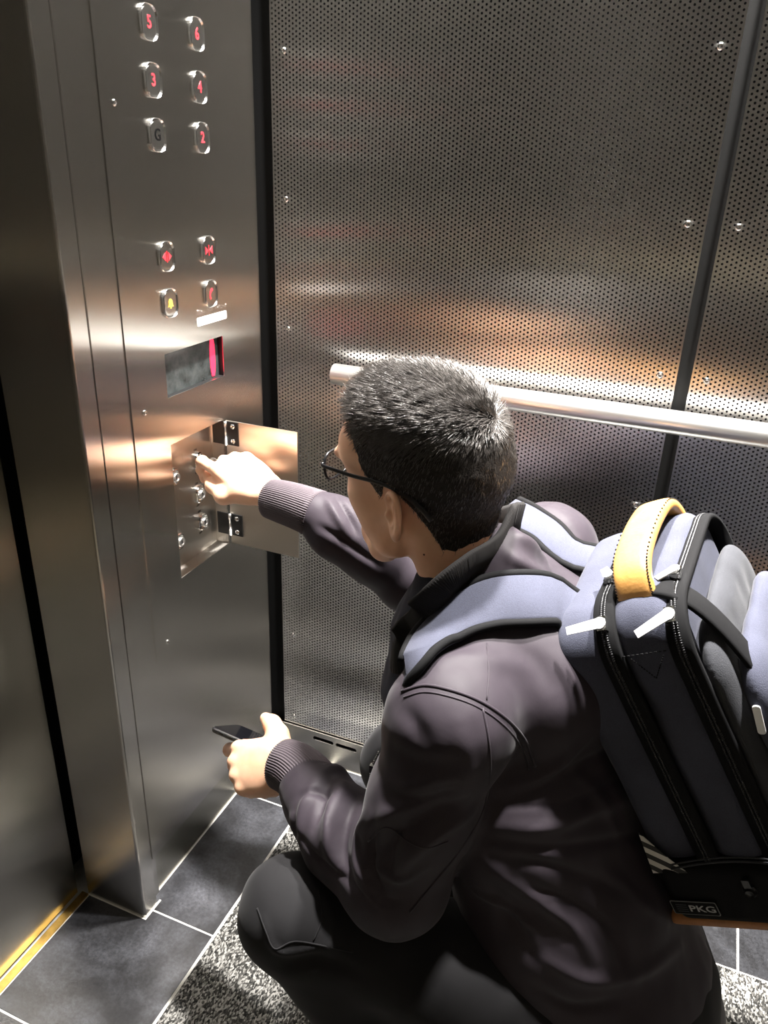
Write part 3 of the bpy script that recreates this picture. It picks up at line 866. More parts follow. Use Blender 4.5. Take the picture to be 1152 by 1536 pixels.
def hand_vq(W, D, B, side, fingers, thumb, arm, h=.0012):
    """fingers: four (mcp, pip, dip, splay) in degrees; thumb: three joint points in local (D,T,B)"""
    D = np.array(D, float); D /= np.linalg.norm(D); B = np.array(B, float); B -= B @ D * D; B /= np.linalg.norm(B)
    T = np.cross(B, D) if side == 'R' else np.cross(D, B)
    M = np.eye(4); M[:3, 0] = D; M[:3, 1] = T; M[:3, 2] = B; M[:3, 3] = W
    f = Field((-.095, -.085, -.105), (.165, .105, .085), h)
    mcp = [(.088, .029, 0), (.091, .0095, .002), (.086, -.010, .001), (.077, -.0275, -.003)]
    seg = [(.041, .025, .020), (.045, .029, .020), (.042, .027, .020), (.033, .020, .018)]
    rad = [(.0105, .0092, .0082, .0072), (.0108, .0094, .0083, .0073), (.0102, .0088, .0079, .0070), (.0092, .0078, .0070, .0062)]
    al = M[:3, :3].T @ (np.array(arm) / np.linalg.norm(arm))
    f.chain([al * .055, al * .02, (0, 0, 0)], [.022, .0225, .0235], .02, flat=((0, 0, 1), .85))
    for m, r in zip(mcp, rad):
        f.cone((.004, m[1] * .62, -.002), (m[0] - .004, m[1], m[2] - .003), .0165, .0118, .012)
        f.ell((m[0], m[1], m[2] + .0045), (.010, .0078, .0068), k=.006)
    f.ell((.048, .0, -.004), (.046, .034, .0155), k=.012)
    f.ell((.036, -.026, -.011), (.034, .0135, .0135), k=.012)
    f.ell((.034, .024, -.012), (.030, .0150, .0150), k=.012)
    for m, s, r, fa in zip(mcp, seg, rad, fingers):
        a = 0; p = np.array(m) + (0, 0, -.002); sp = math.radians(fa[3]); pts = [p]
        for j in range(3):
            a += math.radians(fa[j])
            d = np.array((math.cos(a) * math.cos(sp), math.sin(sp), -math.sin(a)))
            p = p + d * s[j]; pts.append(p)
        tmp = Field(f.lo, f.lo + (np.array(f.n) - 1) * h, h); 
        tmp.chain(pts, list(r), .004)
        tmp.ell(pts[1], [r[1] * 1.07] * 3, k=.004); tmp.ell(pts[2], [r[2] * 1.05] * 3, k=.004)
        # blend with the palm only near the knuckle: small radius keeps fingers separate
        d = tmp.f; kk = .0035
        hh = np.clip(.5 + .5 * (f.f - d) / kk, 0, 1); f.f = f.f * (1 - hh) + d * hh - kk * hh * (1 - hh)
    t = [np.array(p, float) for p in thumb]
    f.chain([(.016, .018, -.008)] + t, [.0175, .0140, .0112, .0086], .010)
    f.ell(t[1], (.0118,) * 3, k=.004)
    V, Q = f.mesh(None, None, relax=2)
    V = V @ M[:3, :3].T + M[:3, 3]
    if np.linalg.det(M[:3, :3]) < 0: Q = Q[:, ::-1]
    return V, Q, M

# right hand pinching the key, left hand round the phone
WR = at(394, 734, 1.268); KEY = np.array((-.742, 1.066, .806))
RH = hand_vq(WR, at(350, 697, 1.305) - at(402, 742, 1.262), (-.15, -.20, .97), 'R',
             [(14, 60, 30, 0), (50, 50, 30, 0), (62, 60, 35, 0), (68, 62, 40, 0)],
             [(.048, .044, -.022), (.083, .041, -.028), (.113, .031, -.036)], at(460, 765, 1.225) - WR)
WL = at(428, 1147, 1.085)
LH = hand_vq(WL, at(352, 1150, 1.135) - at(428, 1144, 1.09), np.array((.12, -.62, .70)), 'L',
             [(28, 58, 34, 2), (46, 68, 35, 0), (62, 72, 35, -1), (68, 72, 35, -3)],
             [(.024, .043, -.010), (.038, .060, -.012), (.054, .070, -.016)], at(462, 1176, 1.045) - WL)

NB = np.array((-.200, .850, .800))              # base of the neck
LS, RS = np.array((-.180, .680, .735)), np.array((-.150, 1.035, .785))
LE = at(592, 1318, .935); RE = at(622, 868, 1.27)
PEL = np.array((.055, .80, .30))
core = Field((-.75, .42, -.01), (.25, 1.20, .90), .006)
core.chain([hw(-.055, 0, -.12), hw(-.078, 0, -.19), NB + (-.015, 0, -.02)], [.044, .044, .047], .02)
core.chain([NB + (.0, 0, -.06), (-.10, .82, .55), PEL], [.085, .09, .10], .03, flat=((-.25, -.97, 0), 1.3))
core.chain([LS, LE, WL + .9 * (LE - WL) * .3], [.045, .036, .026], .02); core.cone(LE, LH[2][:3, 3], .034, .024, .02)
core.chain([RS, RE, RH[2][:3, 3]], [.045, .036, .024], .02)
core.cone(NB + (0, 0, -.06), LS, .05, .045, .03); core.cone(NB + (0, 0, -.06), RS, .05, .045, .03)
KL, KR = np.array((-.340, .612, .425)), at(607, 1143, 1.262)
HL, HR = np.array((.045, .715, .29)), np.array((.045, .90, .29))
AL, AR = np.array((-.15, .63, .085)), np.array((-.16, .965, .085))
for hh, kk_, aa in ((HL, KL, AL), (HR, KR, AR)): core.chain([hh, kk_, aa, aa + (-.02, 0, -.03)], [.07, .045, .034, .03], .02)
Vc, Qc = core.mesh(None, None)
hf = head_field(); Vh, Qh = hf.mesh(None, None, relax=2); Vh[:, 0] = np.where(Vh[:, 0] > 0, Vh[:, 0] * 1.10, Vh[:, 0]); Vh = Vh @ HM[:3, :3].T + HM[:3, 3]
def join_vq(lst):
    V = []; Q = []; n = 0
    for v, q in lst: V.append(v); Q.append(q + n); n += len(v)
    return np.concatenate(V), np.concatenate(Q)
V, Q = join_vq([(Vc, Qc), (Vh, Qh), RH[:2], LH[:2]])
tmp = np_mesh('body_source', V, Q, M_skin)
md = tmp.modifiers.new('r', 'REMESH'); md.mode = 'VOXEL'; md.voxel_size = .0018; md.use_smooth_shade = True
md = tmp.modifiers.new('s', 'SMOOTH'); md.factor = .5; md.iterations = 1
dg = bpy.context.evaluated_depsgraph_get(); dg.update()
me = bpy.data.meshes.new_from_object(tmp.evaluated_get(dg)); bpy.data.objects.remove(tmp)
me.materials.clear(); me.materials.append(M_skin); me.name = 'body'
body = link(bpy.data.objects.new('body', me)); keep_world(body, man)
def mn(o): return keep_world(o, man)
# eyes
for s in (-1, 1):
    bm = bmesh.new(); add_lathe(bm, [(0, -.0118)] + [(.0118 * math.cos(a), .0118 * math.sin(a)) for a in np.linspace(-1.4, 1.4, 12)] + [(0, .0118)], frame(F_, loc=hw(.0895, s * .031, .012)), 20)
    mn(bm_obj('eye', bm, simple('eye_white', (.7, .68, .65), .2)))
# small mole on the neck
hb = BVHTree.FromPolygons([tuple(v) for v in Vh], [tuple(q) for q in Qh])
loc, nor, _, _ = hb.ray_cast(CAM, vray(636, 832))
if loc is not None:
    bm = bmesh.new(); add_lathe(bm, [(.0014, -.0005), (.0012, .0005), (0, .0008)], frame(nor, loc=loc), 10); mn(bm_obj('mole', bm, simple('mole', (.08, .03, .02), .6)))

# ---- hair: cropped cap plus strands
def hairline(p):
    """signed depth (m) inside the hair region in the head frame; >0 = hair"""
    x, y, z = p[..., 0], np.abs(p[..., 1]), p[..., 2]
    # piecewise: lower boundary height as function of x
    xs = np.array([-.2, -.10, -.080, -.055, -.044, -.036, -.022, -.004, .006, .018, .026, .034, .046, .055, .065, .10])
    zs = np.array([-.085, -.082, -.078, -.060, -.030, -.008, .012, .026, .020, -.004, -.004, .024, .044, .070, .102, .135])
    return z - np.interp(x, xs, zs) - np.where(y < .045, (1 - y / .045) * np.where(x < -.04, -.012, .0), 0)
def hair_cap():
    f = Field((-.135, -.10, -.12), (.125, .10, .165), .0018)
    f.ell((-.008, 0, .045), (.0995, .0775, .0865), k=0)
    f.ell((-.030, 0, .025), (.0815, .0735, .0755), k=.03)
    f.ell((.045, 0, .05), (.0535, .0635, .0655), k=.03)
    f.chain([(-.030, 0, -.035), (-.050, 0, -.10)], [.055, .053], .03)
    # longer on top
    f.ell((.006, 0, .074), (.088, .066, .060), k=.018)
    f.ell((.042, 0, .090), (.030, .048, .034), k=.02)
    sl, P = f.sub(f.lo, f.lo + (np.array(f.n) - 1) * f.h, 0)
    f.f = np.maximum(f.f, (-hairline(P) * .8).astype(np.float32))
    # hollow towards the skull is not needed: the head fills it
    f.noise(.0004, 170, 3, octaves=2)
    return f
hc = hair_cap(); Vp, Qp = hc.mesh(None, None, relax=2); Vp[:, 0] = np.where(Vp[:, 0] > 0, Vp[:, 0] * 1.045, Vp[:, 0])
cap = np_mesh('hair', Vp @ HM[:3, :3].T + HM[:3, 3], Qp, M_scalp); mn(cap)
bvh = BVHTree.FromPolygons([tuple(v) for v in Vp], [tuple(q) for q in Qp])
def strands():
    r = np.random.default_rng(5)
    fv = Vp[Qp].mean(1); a = Vp[Qp]; nr = np.cross(a[:, 2] - a[:, 0], a[:, 3] - a[:, 1]); ar = np.linalg.norm(nr, axis=1); nr /= ar[:, None] + 1e-12
    hd = hairline(fv)
    top = np.clip((fv[:, 2] - .055) / .045, 0, 1)
    ok = (np.linalg.norm((fv - (-.008, 0, .045)) / (.098, .076, .085), axis=1) > .98) & (hd > -.002)
    wgt = ar * ok * (1 + 1.4 * top); wgt /= wgt.sum()
    n = 32000
    idx = r.choice(len(fv), n, p=wgt); P = fv[idx] + r.normal(0, .0009, (n, 3)); Nn = nr[idx]; tp = top[idx]
    whorl = np.array((-.088, -.012, .085))
    d = P - whorl; d -= (d * Nn).sum(1)[:, None] * Nn; d /= np.linalg.norm(d, axis=1)[:, None] + 1e-9
    down = np.array((.25, 0, -1.)); dn = down - (Nn @ down)[:, None] * Nn; dn /= np.linalg.norm(dn, axis=1)[:, None] + 1e-9
    back = np.array((-.6, 0, .6)) - (Nn @ np.array((-.6, 0, .6)))[:, None] * Nn
    front = np.clip((P[:, 0] - .03) / .05, 0, 1)[:, None] * tp[:, None]
    dirn = d * (.35 + .65 * tp[:, None]) + dn * (1 - tp[:, None]) * .8 + back * front * .3
    clump = np.sin(P @ r.normal(0, 190, (3, 3))) * .16
    dirn = dirn + clump * tp[:, None] + r.normal(0, .10, (n, 3)); dirn /= np.linalg.norm(dirn, axis=1)[:, None]
    lift = .06 + .55 * tp + .3 * front[:, 0] + r.normal(0, .06, n)
    Lh = .0055 + .021 * tp * r.uniform(.6, 1.15, n) + .003 * r.random(n)
    w = .00042 + .00022 * tp
    VV = np.zeros((n, 10, 3)); QQ = []
    p = P - Nn * .001; dr = dirn + Nn * lift[:, None]; dr /= np.linalg.norm(dr, axis=1)[:, None]
    side = np.cross(dr, Nn); side /= np.linalg.norm(side, axis=1)[:, None] + 1e-9
    for k in range(4):
        ww = w * (1 - k / 3.4)
        up = np.cross(side, dr)
        VV[:, 3 * k + 0 if k < 3 else 9] = p + (side * ww[:, None] if k < 3 else 0)
        if k < 3:
            VV[:, 3 * k + 1] = p + (-.5 * side + .87 * up) * ww[:, None]; VV[:, 3 * k + 2] = p + (-.5 * side - .87 * up) * ww[:, None]
        p = p + dr * (Lh / 3)[:, None]
        dr = dr - Nn * (.18 * (1 - .5 * tp))[:, None] + dirn * .12; dr /= np.linalg.norm(dr, axis=1)[:, None]
    for k in range(2):
        for q in range(3):
            a_, b_ = 3 * k + q, 3 * k + (q + 1) % 3
            QQ.append((a_, b_, b_ + 3, a_ + 3))
    tri = [(6, 7, 9, 9), (7, 8, 9, 9), (8, 6, 9, 9)]
    Q4 = (np.arange(n)[:, None, None] * 10 + np.array(QQ)[None]).reshape(-1, 4)
    Q3 = (np.arange(n)[:, None, None] * 10 + np.array(tri)[None, :, :3]).reshape(-1, 3)
    V = VV.reshape(-1, 3) @ HM[:3, :3].T + HM[:3, 3]
    me = bpy.data.meshes.new('hair_strands')
    me.vertices.add(len(V)); me.vertices.foreach_set('co', V.astype(np.float32).ravel())
    nl = len(Q4) * 4 + len(Q3) * 3
    me.loops.add(nl); me.loops.foreach_set('vertex_index', np.concatenate([Q4.ravel(), Q3.ravel()]).astype(np.int32))
    me.polygons.add(len(Q4) + len(Q3))
    st = np.concatenate([np.arange(len(Q4)) * 4, len(Q4) * 4 + np.arange(len(Q3)) * 3]).astype(np.int32)
    me.polygons.foreach_set('loop_start', st); me.polygons.foreach_set('loop_total', np.concatenate([np.full(len(Q4), 4), np.full(len(Q3), 3)]).astype(np.int32))
    me.polygons.foreach_set('use_smooth', np.full(len(Q4) + len(Q3), True))
    me.materials.append(M_hair); me.update(calc_edges=True)
    o = link(bpy.data.objects.new('hair_strands', me)); o.parent = cap; o.matrix_parent_inverse = cap.matrix_parent_inverse.inverted() @ Matrix.Identity(4) if False else Matrix.Identity(4)
    o['kind'] = 'stuff'
    return o
hs_ = strands()

# ---- clothing shells
def shell(field, folds=(), noise=None, relax=2, quadfold=()):
    V, Q = field.mesh(None, None, relax=relax)
    T = BVHTree.FromPolygons([tuple(v) for v in V], [tuple(q) for q in Q])
    a = V[Q]; fn = np.cross(a[:, 2] - a[:, 0], a[:, 3] - a[:, 1]); VN = np.zeros_like(V)
    for i in range(4):
        for k in range(3): VN[:, k] += np.bincount(Q[:, i], fn[:, k], len(V))
    VN /= np.linalg.norm(VN, axis=1)[:, None] + 1e-12
    D = np.zeros(len(V))
    for pix, w, amp in folds:
        pts = []
        for x, y in crom([(*p, 0) for p in pix], 6) if False else [(q[0], q[1]) for q in crom([(p[0], p[1], 0) for p in pix], 6)]:
            loc, nor, _, _ = T.ray_cast(CAM, vray(x, y))
            if loc is not None and (not pts or (np.array(loc) - pts[-1]) @ (np.array(loc) - pts[-1]) < .03 ** 2): pts.append(np.array(loc))
        if len(pts) < 2: continue
        A = np.array(pts); lo, hi = A.min(0) - 3 * w, A.max(0) + 3 * w
        sel = np.where(((V > lo) & (V < hi)).all(1))[0]
        if not len(sel): continue
        P = V[sel]; m = np.full(len(P), 9.); u = np.zeros(len(P))
        for i in range(len(pts) - 1):
            a_, ab = pts[i], pts[i + 1] - pts[i]; t = np.clip(((P - a_) @ ab) / max(ab @ ab, 1e-12), 0, 1)
            d = ((P - a_ - t[:, None] * ab) ** 2).sum(1); kx = d < m; m = np.where(kx, d, m); u = np.where(kx, (i + t) / (len(pts) - 1), u)
        D[sel] += amp * np.sin(np.pi * np.clip(.06 + .88 * u, 0, 1)) ** .7 * np.exp(-m / (w * w))
    V = V + VN * D[:, None]
    return V, Q

def surf(T, x, y, off=.0):
    loc, nor, _, _ = T.ray_cast(CAM, vray(x, y))
    if loc is None: return None, None
    return np.array(loc) + off * np.array(nor), np.array(nor)

# bomber jacket
LB = np.array((-.25, -.965, .05)); LB /= np.linalg.norm(LB)
jf = Field((-.64, .45, .10), (.24, 1.17, .90), .0036)
jf.chain([(-.165, .85, .700), (-.105, .825, .55), (-.03, .805, .40), (.035, .79, .28)], [.118, .123, .128, .132], .04, flat=(LB, 1.22))
jf.chain([(.035, .79, .28), (.065, .785, .22)], [.142, .140], .03, flat=(LB, 1.20))
jf.ell((-.10, .86, .72), (.10, .14, .10), k=.04)
jf.cone(NB + (.02, -.02, -.03), LS + (0, 0, -.005), .062, .062, .04)
jf.cone(NB + (.02, .02, -.03), RS, .062, .060, .04)
jf.ell(LS + (.0, -.0, -.005), (.070, .068, .070), k=.03); jf.ell(RS + (.0, .0, .0), (.070, .066, .066), k=.03)
jf.chain([LS + (0, 0, -.01), .5 * (LS + LE) + (.002, 0, 0), LE], [.064, .063, .058], .02)
jf.ell(LE + (0, 0, -.01), (.058, .056, .056), k=.02)
# left forearm sleeve
jf.chain([LE, at(520, 1255, .985), at(478, 1200, 1.03), at(462, 1178, 1.045)], [.058, .054, .042, .036], .022)
# right sleeve
jf.chain([RS, at(730, 860, 1.20), RE, at(560, 822, 1.235), at(505, 792, 1.22), at(474, 770, 1.215)], [.060, .058, .056, .052, .046, .036], .022)
jf.cone(NB + (.03, -.0, -.02), NB + (.016, .006, .048), .060, .046, .045)
jf.noise(.0009, 18, 11, (1, 1, .6), 2); jf.noise(.0006, 42, 21, (1, 1, .5), 2)
folds = [
 # left forearm crumple
 ([(470, 1175), (455, 1215), (450, 1262)], .008, .008), ([(495, 1165), (483, 1205), (470, 1240)], .007, -.007), ([(515, 1175), (500, 1215), (492, 1262), (505, 1300)], .009, .009),
 ([(535, 1195), (520, 1235), (515, 1280), (530, 1330)], .007, -.007), ([(552, 1215), (538, 1255), (538, 1300), (560, 1350)], .008, .007), ([(440, 1215), (445, 1265), (480, 1315), (530, 1352)], .008, .005),
 ([(568, 1225), (556, 1270), (560, 1310), (580, 1350)], .006, -.006), ([(485, 1150), (515, 1158), (540, 1180)], .008, .007), ([(450, 1195), (475, 1188), (500, 1192)], .006, -.005),
 # elbow and upper arm
 ([(545, 1250), (575, 1225), (615, 1205), (650, 1190)], .010, .007), ([(560, 1285), (595, 1255), (640, 1225), (690, 1200)], .008, -.006), ([(585, 1320), (620, 1280), (665, 1245), (705, 1222)], .009, .006),
 ([(600, 1225), (590, 1270), (583, 1320)], .007, -.005), ([(580, 1120), (615, 1140), (660, 1150), (710, 1140)], .012, -.004), ([(575, 1165), (610, 1180), (655, 1180)], .010, .004),
 ([(600, 1060), (625, 1090), (640, 1130)], .012, -.004), ([(690, 1090), (700, 1150), (690, 1210)], .012, .004),
 # yoke and back
 ([(700, 960), (740, 990), (790, 1000)], .014, .004), ([(760, 960), (800, 990), (835, 1040)], .014, -.004), ([(640, 1000), (690, 985), (740, 1000)], .012, .004),
 ([(770, 800), (800, 820), (820, 850)], .010, .007), ([(790, 785), (820, 800), (845, 835)], .008, -.006), ([(760, 830), (790, 850), (815, 860)], .009, .006), ([(790, 745), (815, 770), (850, 790)], .008, .005), ([(800, 760), (835, 775), (862, 800)], .007, -.005),
 # side of the body
 ([(735, 1210), (800, 1190), (870, 1150), (930, 1120)], .009, -.005), ([(745, 1180), (820, 1160), (880, 1110)], .009, .005), ([(740, 1240), (820, 1240), (900, 1210), (960, 1190)], .010, .006),
 ([(740, 1262), (830, 1272), (910, 1262), (970, 1250)], .007, -.004), ([(740, 1285), (830, 1300), (900, 1325), (960, 1350)], .008, -.005), ([(745, 1310), (800, 1345), (860, 1390), (890, 1440)], .009, .006),
 ([(735, 1330), (770, 1380), (800, 1440)], .008, -.005), ([(900, 1300), (950, 1345), (1000, 1380)], .008, .005), ([(880, 1370), (920, 1410), (940, 1470)], .008, -.005),
 ([(820, 1440), (880, 1470), (960, 1460), (1020, 1420)], .009, .005), ([(800, 1480), (860, 1510), (940, 1500)], .008, -.004), ([(715, 1340), (760, 1362), (800, 1392)], .005, .005),
 ([(860, 1150), (900, 1200), (930, 1260)], .008, .004), ([(760, 1210), (850, 1205), (940, 1165)], .005, -.003), ([(790, 1330), (850, 1350), (930, 1400)], .005, -.003),
 ([(600, 1180), (640, 1172), (690, 1165)], .005, .003), ([(590, 1205), (630, 1195), (680, 1185)], .005, -.003), ([(560, 1300), (600, 1320), (640, 1300)], .005, .003), ([(540, 1320), (570, 1350), (600, 1352)], .005, -.003),
 ([(440, 1235), (470, 1280), (520, 1320), (565, 1362)], .004, -.003), ([(500, 1190), (492, 1230), (498, 1270)], .004, .003),
 # right sleeve
 ([(490, 748), (505, 775), (520, 800)], .006, .006), ([(505, 745), (522, 772), (535, 800)], .005, -.006), ([(480, 790), (520, 815), (570, 850)], .006, -.005),
]
Vj, Qj = shell(jf, folds)
jacket = mn(np_mesh('jacket', Vj, Qj, M_jacket)); jacket['label'] = 'dark mauve satin bomber jacket'
TJ = BVHTree.FromPolygons([tuple(v) for v in Vj], [tuple(q) for q in Qj])
def seam(name, pix, r, mat, parent, off=.0):
    pts = []
    for q in crom([(p[0], p[1], 0) for p in pix], 6):
        p, nn = surf(TJ, q[0], q[1], off)
        if p is not None and (not pts or np.linalg.norm(p - pts[-1]) < .05): pts.append(p)
    if len(pts) < 3: return None
    pts = [pts[0]] + [(a + b + c) / 3 for a, b, c in zip(pts[:-2], pts[1:-1], pts[2:])] + [pts[-1]]
    o = tube(name, pts, r, mat, None, n=8); keep_world(o, man) if parent is man else setattr(o, 'parent', parent)
    if parent is not man: o.matrix_parent_inverse = Matrix.Identity(4)
    return o
seam('seam', [(603, 1037), (635, 1028), (668, 1033), (705, 1045), (738, 1062), (770, 1088), (792, 1118), (803, 1150)], .0021, M_jacket, jacket)
seam('seam', [(606, 1046), (635, 1038), (668, 1043), (705, 1055), (736, 1072), (764, 1096), (784, 1124), (794, 1155)], .0012, M_jacket, jacket)
seam('seam', [(724, 1062), (733, 1110), (735, 1165), (722, 1220), (690, 1275), (650, 1325), (615, 1368)], .0015, M_jacket, jacket)
seam('seam', [(730, 965), (733, 1010), (730, 1050)], .0010, M_jacket, jacket)
seam('seam', [(552, 1262), (580, 1240), (612, 1262), (640, 1272), (672, 1262)], .0012, M_jacket, jacket)

def ribbed(name, path, radii, mat, ribs=64, amp=.0009, flat=1.0, up=(0, 0, 1), thick=.003, nr=None):
    """tube of knit with ribs along its length, turned in at both ends"""
    n = ribs * 4; P = [Vector(p) for p in crom(path, 4)]
    rr = np.interp(np.linspace(0, 1, len(P)), np.linspace(0, 1, len(radii)), radii)
    prof = [(P[0], rr[0] - thick), (P[0], rr[0] - .0008)] + list(zip(P, rr)) + [(P[-1], rr[-1] - thick)]
    bm = bmesh.new(); rings = []
    for i, (p, r) in enumerate(prof):
        j = min(max(i - 2, 0), len(P) - 1); t = (P[min(j + 1, len(P) - 1)] - P[max(j - 1, 0)]).normalized()
        u = Vector(up); s = t.cross(u).normalized(); u2 = s.cross(t)
        if i == 1: p = p - t * .0  
        rings.append([bm.verts.new(p + s * ((r + amp * math.cos(k / n * 2 * math.pi * ribs)) * math.cos(2 * math.pi * k / n)) + u2 * ((r + amp * math.cos(k / n * 2 * math.pi * ribs)) * flat * math.sin(2 * math.pi * k / n))) for k in range(n)])
    for a, b in zip(rings[:-1], rings[1:]):
        for k in range(n):
            f = bm.faces.new((a[k], a[(k + 1) % n], b[(k + 1) % n], b[k])); f.smooth = True
    return bm_obj(name, bm, mat)
cuff_l = ribbed('sleeve_cuff', [at(424, 1146, 1.083), at(440, 1153, 1.07), at(456, 1166, 1.055), at(472, 1186, 1.04)], [.034, .0355, .037, .040], M_rib)
cuff_r = ribbed('sleeve_cuff', [at(407, 748, 1.258), at(425, 753, 1.245), at(447, 760, 1.23), at(476, 771, 1.215)], [.0315, .0335, .035, .037], M_rib)
for c_ in (cuff_l, cuff_r): c_.parent = jacket; c_.matrix_parent_inverse = Matrix.Identity(4)

# collar: ribbed band that rings the neck
def band(name, pts, h0, h1, out, mat, ribs_per_m=420, amp=.0006, closed=True, th=.006):
    P = [np.array(p) for p in crom(pts + [pts[0]], 40)][:-1] if closed else [np.array(p) for p in crom(pts, 40)]
    n = len(P); c = np.mean(P, 0); bm = bmesh.new(); rings = []; s = 0
    for i, p in enumerate(P):
        a, b = P[(i - 1) % n], P[(i + 1) % n]
        if i: s += np.linalg.norm(p - P[i - 1])
        t = (b - a); t /= np.linalg.norm(t); up = np.array(out); o = np.cross(t, up); o /= np.linalg.norm(o)
        if o @ (p - c) < 0: o = -o
        u = np.cross(o, t); u = u if u @ up > 0 else -u
        rb = amp * math.cos(s * ribs_per_m * 2 * math.pi)
        prof = [(-th, h0), (rb + .002, h0 - .002), (th * .8 + rb, h0 * .5 + h1 * .5), (rb + .001, h1 - .001), (-th * .5, h1 + .001), (-th * 1.2, h1 - .004), (-th, (h0 + h1) / 2)]
        rings.append([bm.verts.new(p + o * x + u * y) for x, y in prof])
    for i in range(n if closed else n - 1):
        a, b = rings[i], rings[(i + 1) % n]
        for k in range(len(a)):
            f = bm.faces.new((a[k], b[k], b[(k + 1) % len(a)], a[(k + 1) % len(a)])); f.smooth = True
    bmesh.ops.recalc_face_normals(bm, faces=bm.faces)
    return bm_obj(name, bm, mat)
col_pts = [at(768, 779, .975), at(744, 824, .935), at(702, 852, .912), at(667, 880, .903), at(640, 912, .915), at(622, 945, .945),
           np.array((-.280, .775, .745)), np.array((-.300, .850, .735)), np.array((-.285, .925, .77)), np.array((-.235, .955, .83)), np.array((-.180, .930, .872))]
collar = band('collar', col_pts, -.034, .022, U_ * .9 + F_ * -.3, M_collar)
collar.parent = jacket; collar.matrix_parent_inverse = Matrix.Identity(4)
# shirt that closes the neck opening
sf = Field((-.46, .68, .55), (-.08, 1.03, .90), .003)
sf.chain([NB + (-.025, 0, .0), NB + (-.025, 0, -.06), NB + (-.02, 0, -.14)], [.060, .078, .098], .02, flat=(LB, 1.12))
sf.noise(.001, 40, 8)
sh_ = sf.mesh('shirt', M_shirt); mn(sh_); sh_['label'] = 'dark navy shirt'

# trousers
tf = Field((-.45, .50, .02), (.25, 1.12, .55), .0042)
for s, (hh, kk_, aa) in enumerate(((HL, KL, AL), (HR, KR, AR))):
    tf.chain([hh, .5 * (hh + kk_) + (0, 0, -.005), kk_], [.092, .078, .064], .03)
    tf.ell(kk_ + (-.002, 0, -.002), (.065, .063, .064), k=.02)
    tf.chain([kk_ + (0, 0, -.01), .5 * (kk_ + aa) + (.02, 0, 0), aa + (0, 0, .01)], [.060, .062, .050], .03)
tf.ell((.06, .80, .27), (.13, .17, .13), k=.04)
tf.noise(.0014, 18, 4, (1, 1, 1), 2)
Vt, Qt = shell(tf, [([(395, 1380), (410, 1420), (440, 1430), (500, 1418)], .005, .004), ([(470, 1330), (500, 1380), (490, 1440)], .010, .006), ([(420, 1450), (480, 1440), (540, 1460)], .012, -.006), ([(480, 1300), (520, 1360), (560, 1400)], .012, .005)])
trousers = mn(np_mesh('trousers', Vt, Qt, M_trouser)); trousers['label'] = 'black trousers'
TJ_keep = TJ; TJ = BVHTree.FromPolygons([tuple(v) for v in Vt], [tuple(q) for q in Qt])
seam('seam', [(386, 1362), (398, 1395), (412, 1424), (440, 1412), (480, 1418), (530, 1428)], .0011, M_trouser, trousers)
seam('seam', [(478, 1335), (484, 1375), (470, 1412)], .0009, M_trouser, trousers)
TJ = TJ_keep

# shoes
M_shoe = simple('black_shoe', (.015, .015, .02), .45); M_sole = simple('shoe_sole', (.03, .03, .03), .7)
for a_, d_ in ((AL, Vector((-.97, -.1, 0))), (AR, Vector((-.97, .05, 0)))):
    d_.normalize(); M = Matrix.Identity(4); sdir = Vector((0, 0, 1)).cross(d_)
    for i in range(3): M[i][0] = d_[i]; M[i][1] = sdir[i]; M[i][3] = (a_[0], a_[1], 0)[i]
    sf = Field((-.11, -.06, -.0), (.24, .06, .14), .003)
    sf.chain([(-.055, 0, .050), (.04, 0, .050), (.12, 0, .038), (.175, 0, .034)], [.034, .040, .034, .028], .02)
    sf.cone((-.02, 0, .05), (-.01, 0, .105), .040, .042, .02)
    sl, P = sf.sub(sf.lo, sf.lo + (np.array(sf.n) - 1) * sf.h, 0); sf.f = np.maximum(sf.f, (.022 - P[..., 2]))
    sh = sf.mesh('shoe', M_shoe, None, M); mn(sh)
    out = [(-.09 * 1, 0)]; pr = []
    for t in np.linspace(0, 2 * math.pi, 40, endpoint=False):
        x = .058 + .15 * math.cos(t); y = (.042 if math.cos(t) > 0 else .036) * math.copysign(abs(math.sin(t)) ** .7, math.sin(t))
        pr.append((x, y))
    bm = bmesh.new(); add_loft(bm, [[M @ Vector((x, y, z)) for x, y in pr] for z in (.0045, .024)])
    so = bm_obj('sole', bm, M_sole); so.parent = sh; so.matrix_parent_inverse = Matrix.Identity(4)

# open jacket zip beside the chest
bm = bmesh.new()
zp = [at(570, 1128, 1.02), at(560, 1150, 1.03), at(556, 1172, 1.04), at(548, 1195, 1.045), at(541, 1215, 1.04)]
zp = crom(zp, 8)
for i, p in enumerate(zp):
    for s in (-1, 1):
        q = Vector(p) + Vector((.0016 * s, 0, .0008 * s)); add_box(bm, q - Vector((.0014, .0012, .0009)), q + Vector((.0014, .0012, .0009)))
add_box(bm, Vector(zp[9]) - Vector((.004, .003, .006)), Vector(zp[9]) + Vector((.004, .003, .006)))
zz = bm_obj('jacket_zip', bm, M_chrome); zz.parent = jacket; zz.matrix_parent_inverse = Matrix.Identity(4)

